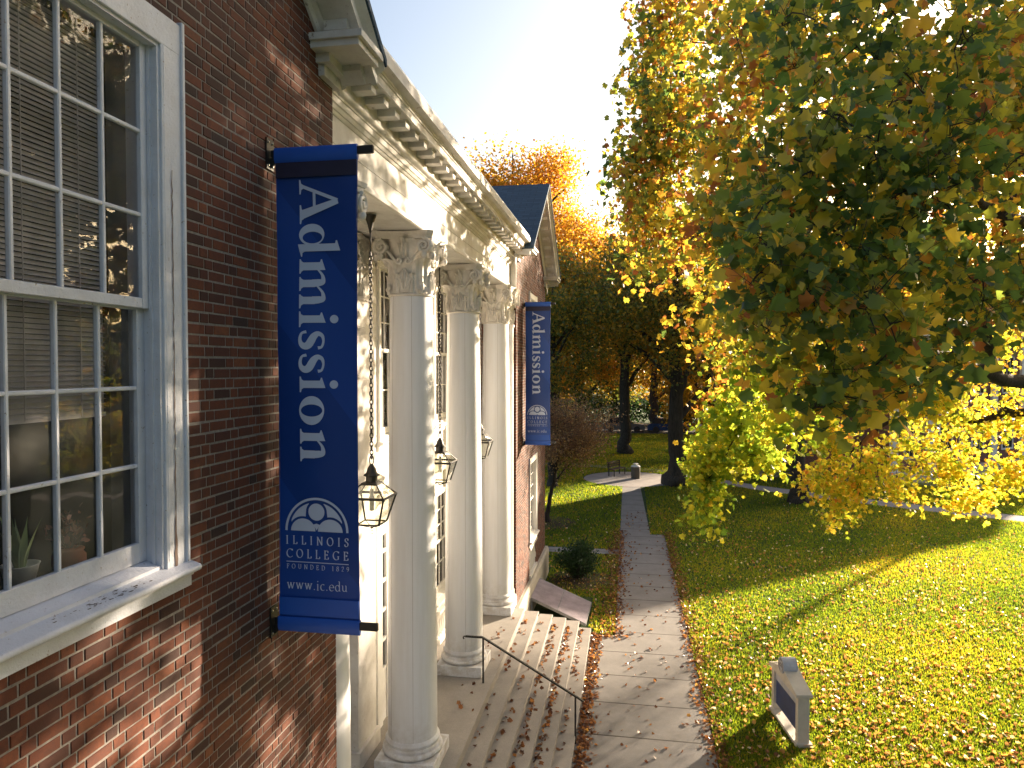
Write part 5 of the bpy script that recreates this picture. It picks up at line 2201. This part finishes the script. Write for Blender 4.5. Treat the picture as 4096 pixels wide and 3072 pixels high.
std_tree(27.0, 66.0, 17, 6, "amber tree rising behind the middle of the brick hall", 'gold', 420, 50, .28, 50, tr=.3, low=.3, sig=.5, val=GV(.4, .2))
std_tree(20, 77, 21, 7.0, "golden tree behind the left end of the brick hall roof", 'gold', 280, 50, .3, 51, tr=.45, low=.3, sig=.65)
std_tree(5.5, 78, 20, 8, "yellow tree on the far side of the lawn behind the parked cars", 'gold', 260, 50, .36, 52, tr=.5, low=.2, sig=.75)
std_tree(-6, 86, 23, 8, "tall amber tree across the road behind the pale house", 'gold', 260, 50, .36, 53, tr=.5, low=.2, sig=.75)
std_tree(16, 90, 23, 9, "distant orange tree across the road behind the parked cars", 'gold', 260, 50, .38, 54, tr=.5, low=.15, sig=.8, val=GV(.6, .2))
std_tree(30, 88, 22, 9, "distant yellow tree right of the orange tree across the road", 'gold', 240, 50, .38, 55, tr=.5, low=.15, sig=.8, val=GV(.35, .2))
std_tree(-14, 70, 22, 8, "far amber tree behind the roof of the portico building", 'gold', 240, 50, .34, 56, tr=.5, low=.2, sig=.7)

std_tree(-9, 88, 15, 7, "low spreading amber tree across the road, leftmost of the far row", 'gold', 300, 45, .42, 70, tr=.4, low=.03, sig=.8, val=GV(.5, .25))
std_tree(1, 91, 17, 7, "low spreading amber tree across the road behind the dark grey car", 'olive', 300, 45, .42, 71, tr=.4, low=.03, sig=.8, val=GV(.5, .25))
std_tree(10, 89, 16, 7, "low spreading amber tree across the road behind the white car", 'gold', 300, 45, .42, 72, tr=.4, low=.03, sig=.8, val=GV(.5, .25))
std_tree(22, 86, 16, 7, "low spreading amber tree across the road near the hall end", 'olive', 300, 45, .42, 73, tr=.4, low=.03, sig=.8, val=GV(.5, .25))
std_tree(27.5, 46.5, 14, 3.4, "slim amber tree added just past the right edge of the view to dapple the walk", 'gold', 130, 40, .22, 68, tr=.2, low=.64, sig=.45, val=GV(.4, .2))  # unseen tree, added to cast leaf shade on the steps and walk
for k, (xx, yy, hh, rr_) in enumerate([(17, 4, 17, 5.5), (24, 13, 18, 6), (15, -9, 16, 6), (27, -2, 19, 7), (37, 9, 19, 7)]):  # unseen trees, added to darken the sky light and reflections at the window
    std_tree(xx, yy, hh, rr_, ("dense green tree added on the near lawn right of the view to block sky light", "tall green tree added right of the view beyond the near one to block sky light", "green tree added behind the viewer to block sky light",
             "large green tree added farther out behind the viewer to block sky light", "outermost green tree added on the right to block sky light")[k], 'olive', 330, 40, .30, 90 + k, tr=.35, low=.14, sig=.55)

# shrub by the far wing
r = np.random.default_rng(60)
sb = empty("shrub", (1.15, 22.9, 0), label="dark green leafy shrub between the stone base and the walk", cat="shrub")
C = sample_blobs([((0, 0, .62), (.70, .70, .42), 110), ((.15, .1, 1.05), (.3, .3, .2), 20)], r)
m_ = MB()
for c in C[::2]:
    m_.tube([(c[0] * .15, c[1] * .15, 0), (c[0] * .6, c[1] * .6, c[2] * .55), tuple(c)], [.014, .009, .004], 4, cap=False)
m_.build("stem", M['bark'], sb)
n = len(C) * 34
ci = np.repeat(np.arange(len(C)), 34)
P = C[ci] + r.normal(size=(n, 3)) * .10
T, B, N = frames(n, (0, 0, 1), .7, r)
cards("foliage", M['shrub'], P, T, B, N, .085 * r.uniform(.6, 1.2, n), r.random(n), OV, sb)

r = np.random.default_rng(64)
n = 60000
a = r.uniform(-260, 300, n)
P = np.stack([a, 150 + r.random(n) * 40 + .1 * np.abs(a), r.random(n) ** .8 * (13 + 5 * np.sin(a * .06) + 3 * np.sin(a * .21 + 1) + 2 * np.sin(a * .53))], 1)
T, B, N = frames(n, (0, 0, 1), .9, r)
o = cards("woods", M['gold'], P, T, B, N, 1.5 * r.uniform(.5, 1.3, n), .25 + r.normal(size=n) * .2 + .2 * np.sin(a * .11), QD)
tag(o, "far amber woods along the horizon behind everything", "woods", kind="stuff")

n = 46000  # belt of woods out of view, added to block low sky light
th = r.uniform(.55, 2.9, n)
dd = r.uniform(92, 108, n) + 4 * np.sin(th * 9)
P = np.stack([8 + dd * np.sin(th), 10 + dd * np.cos(th), r.random(n) ** .8 * (13 + 2 * np.sin(th * 14) + 1.5 * np.sin(th * 37 + 1))], 1)
T, B, N = frames(n, (0, 0, 1), .9, r)
o = cards("woods", M['olive'], P, T, B, N, 1.2 * r.uniform(.5, 1.3, n), .5 + r.normal(size=n) * .2, QD)
tag(o, "olive woods added out of view on the far right to block the low sky", "woods", kind="stuff")

hd = empty("hedge", (0, 89, 0), label="long dark clipped hedge running along the far side of the road", cat="hedge")
n = 26000
P = np.stack([r.uniform(-45, 75, n), r.normal(size=n) * .6, 2.6 * r.random(n) ** .8 + .25 * np.sin(r.random(n) * 6)], 1)
T, B, N = frames(n, (0, 0, 1), .9, r)
cards("foliage", M['shrub'], P, T, B, N, .42 * r.uniform(.5, 1.2, n), r.random(n), QD, hd)
m_ = MB()
for xx in np.arange(-44, 75, 2.5):
    m_.tube([(xx, 0, 0), (xx + .2, .1, 1.4)], [.06, .03], 5)
m_.build("stem", M['bark'], hd)

# ================================================================== WINDOW PLANTS
pw = empty("potted_plant", (-.28, 3.10, 5.85), label="spiky variegated plant in a white pot behind the left window pane", cat="potted plant")
MB().lathe([(.055, 0), (.085, .13), (.09, .135), (.082, .135), (.07, .12)], n=24).build("pot", M['ceramic'], pw, smooth=True)
q = MB()
r = np.random.default_rng(5)
for k in range(9):
    a = 2 * pi * k / 9 + r.random() * .5
    L_ = r.uniform(.16, .30)
    le = r.uniform(.15, .5)
    for j in range(6):
        pass
    ptsL, ptsR = [], []
    for j in range(7):
        t = j / 6
        wd = .022 * sin(pi * min(1, t * .8 + .2)) * (1 - t ** 3)
        rr_ = .02 + L_ * le * t ** 1.5
        c = np.array([rr_ * cos(a), rr_ * sin(a), .11 + L_ * t])
        s = np.array([-sin(a), cos(a), 0])
        ptsL.append(c - s * wd)
        ptsR.append(c + s * wd)
    q.add(ptsL + ptsR, [(j, j + 1, 7 + j + 1, 7 + j) for j in range(6)])
q.build("leaves", flat("plant_leaf", (.22, .30, .14), .5), pw, smooth=True)
pw = empty("potted_plant", (-.30, 3.44, 5.83), label="small reddish leafed plant in a terracotta pot behind the window glass", cat="potted plant")
MB().lathe([(.05, 0), (.085, .06), (.085, .11), (.07, .13), (.078, .145), (.07, .15)], n=24).build("pot", M['terracotta'], pw, smooth=True)
n = 60
C = r.normal(size=(n, 3)) * np.array([.05, .05, .05]) + np.array([0, 0, .27])
q = MB()
for c in C[::4]:
    q.tube([(0, 0, .13), tuple(c * np.array([.6, .6, .8])), tuple(c)], [.004, .003, .002], 4)
q.build("stem", M['bark'], pw)
T, B, N = frames(n, (0, 0, 1), .8, r)
cards("leaves", flat("red_leaf", (.30, .12, .08), .5), C, T, B, N, .05 * r.uniform(.6, 1.2, n), r.random(n), OV, pw)

# ================================================================== GRASS + FALLEN LEAVES
r = np.random.default_rng(77)


def in_view(x, y, m=.06):
    """rough wedge in front of the house where ground is seen"""
    Z = -(x - 2.8) * sin(PSI) + y * cos(PSI)
    X = (x - 2.8) * cos(PSI) + y * sin(PSI)
    return (Z > 11.0) & (X < Z * (.74 + m)) & (X > -Z * .2)


def onpath(x, y):
    a = (x > 1.82) & (x < 4.37 - (y - 15) * .008) & (y < 29.5)
    a &= ~((x < 2.45) & (y > 18.2))
    b = (x > 2.42) & (x < 3.68) & (y >= 29.4) & (y < 41.3)
    c = (x < 2.45) & (y > 26.05) & (y < 26.9)
    d = (x < 1.9) & (y < 18.6)
    e = (x < .14) & (y < 24)
    f = ((x - 2.9) ** 2 + (y - 43.9) ** 2) < 8.7
    g = (x < 1.75) & (y > 18.5) & (y < 21.1)
    # diagonal walk
    px = np.array([3.5, 7, 10, 14, 20.6, 30])
    py = np.array([44, 45.2, 42, 39.1, 35.3, 31])
    h = (x > 3.5) & (np.abs(y - np.interp(x, px, py)) < .95)
    return a | b | c | d | e | f | g | h


n = 760000
# density falls with distance
Z = 11 + 64 * r.random(n) ** 1.7
lat = r.uniform(-.2, .80, n) * Z
x = 2.8 - Z * sin(PSI) + lat * cos(PSI)
y = Z * cos(PSI) + lat * sin(PSI)
ok = (~onpath(x, y)) & (y < 73.5)
x, y, Z = x[ok], y[ok], Z[ok]
ok = r.random(len(x)) < np.clip(1.25 - hashnoise(np.stack([x, y], 1), 1.7, 5) * .5, .3, 1)
x, y, Z = x[ok], y[ok], Z[ok]
n = len(x)
a = r.random(n) * 2 * pi
T = np.stack([np.cos(a), np.sin(a), np.zeros(n)], 1)
B = np.stack([r.normal(size=n) * .38, r.normal(size=n) * .38, np.ones(n)], 1)
B /= np.linalg.norm(B, axis=1)[:, None]
N = np.cross(T, B)
P = np.stack([x, y, np.zeros(n)], 1)
g = cards("grass", M['grass'], P, T, B, N, (.008 + Z * .0011) * r.uniform(.6, 1.3, n), .45 + r.normal(size=n) * .22 + .25 * hashnoise(P[:, :2], .6, 9), tmpl_blade(),
          size2=(.038 + Z * .0012) * r.uniform(.6, 1.4, n))
tag(g, "short green grass blades covering the lawn", "grass", kind="stuff")


def scatter(nm, label, x, y, z, size, tilt, vmu, vs, seed):
    r = np.random.default_rng(seed)
    n = len(x)
    T, B, N = frames(n, (0, 0, 1), tilt, r)
    s = size * r.uniform(.55, 1.3, n)
    P = np.stack([x, y, z + s * .22 * r.random(n)], 1)
    o = cards(nm, M['fallen'], P, T, B, N, s, vmu + r.normal(size=n) * vs, tmpl_lobed(), size2=s * r.uniform(.6, 1, n))
    tag(o, label, "fallen leaves", kind="stuff")


n = 27000
Z = 11 + 34 * r.random(n) ** 1.35
lat = r.uniform(-.2, .80, n) * Z
x = 2.8 - Z * sin(PSI) + lat * cos(PSI)
y = Z * cos(PSI) + lat * sin(PSI)
dens = np.clip(1.05 - (y - 17) / 22, .06, 1) * np.clip(.75 + hashnoise(np.stack([x, y], 1), .8, 15) * .5, .2, 1)
ok = (~onpath(x, y)) & (r.random(n) < dens)
scatter("fallen_leaves", "brown and yellow leaves strewn over the lawn", x[ok], y[ok], .035, .078, .6, .62, .25, 80)
# edge drifts both sides of the walk and at the foot of the steps
xs, ys = [], []
for (cx, sd_, y0, y1, k) in ((4.42, .12, 9, 30, 2000), (2.36, .20, 18, 30, 1500), (1.95, .10, 9, 18.3, 1300), (3.2, .9, 9, 34, 420), (1.3, .5, 21.2, 26, 900)):
    xs.append(cx + r.normal(size=k) * sd_)
    ys.append(r.uniform(y0, y1, k) if y0 > 15 else y0 + (y1 - y0) * r.random(k))
x, y = np.concatenate(xs), np.concatenate(ys)
ok = (x > 1.86)
scatter("fallen_leaves", "dry leaves drifted along the edges of the walk", x[ok], y[ok], .02, .080, .45, .27, .2, 81)
# on the steps: drifts against each riser
xs, ys, zs_ = [], [], []
for i in range(1, 6):
    top = portico_z - .17 * i
    x0 = ends[i - 1][0]
    k = (40, 60, 150, 210, 80)[i - 1]
    xs.append(x0 + .03 + np.abs(r.normal(size=k)) * .075)
    ys.append(r.uniform(9, ends[i - 1][1] - .2, k))
    zs_.append(np.full(k, top + .006))
xs.append(r.uniform(-.3, .2, 30)); ys.append(r.uniform(11.5, 16.5, 30)); zs_.append(np.full(30, portico_z + .006))
x, y, z = np.concatenate(xs), np.concatenate(ys), np.concatenate(zs_)
scatter("fallen_leaves", "dry brown leaves piled against the risers of the steps", x, y, z, .085, .5, .20, .16, 82)
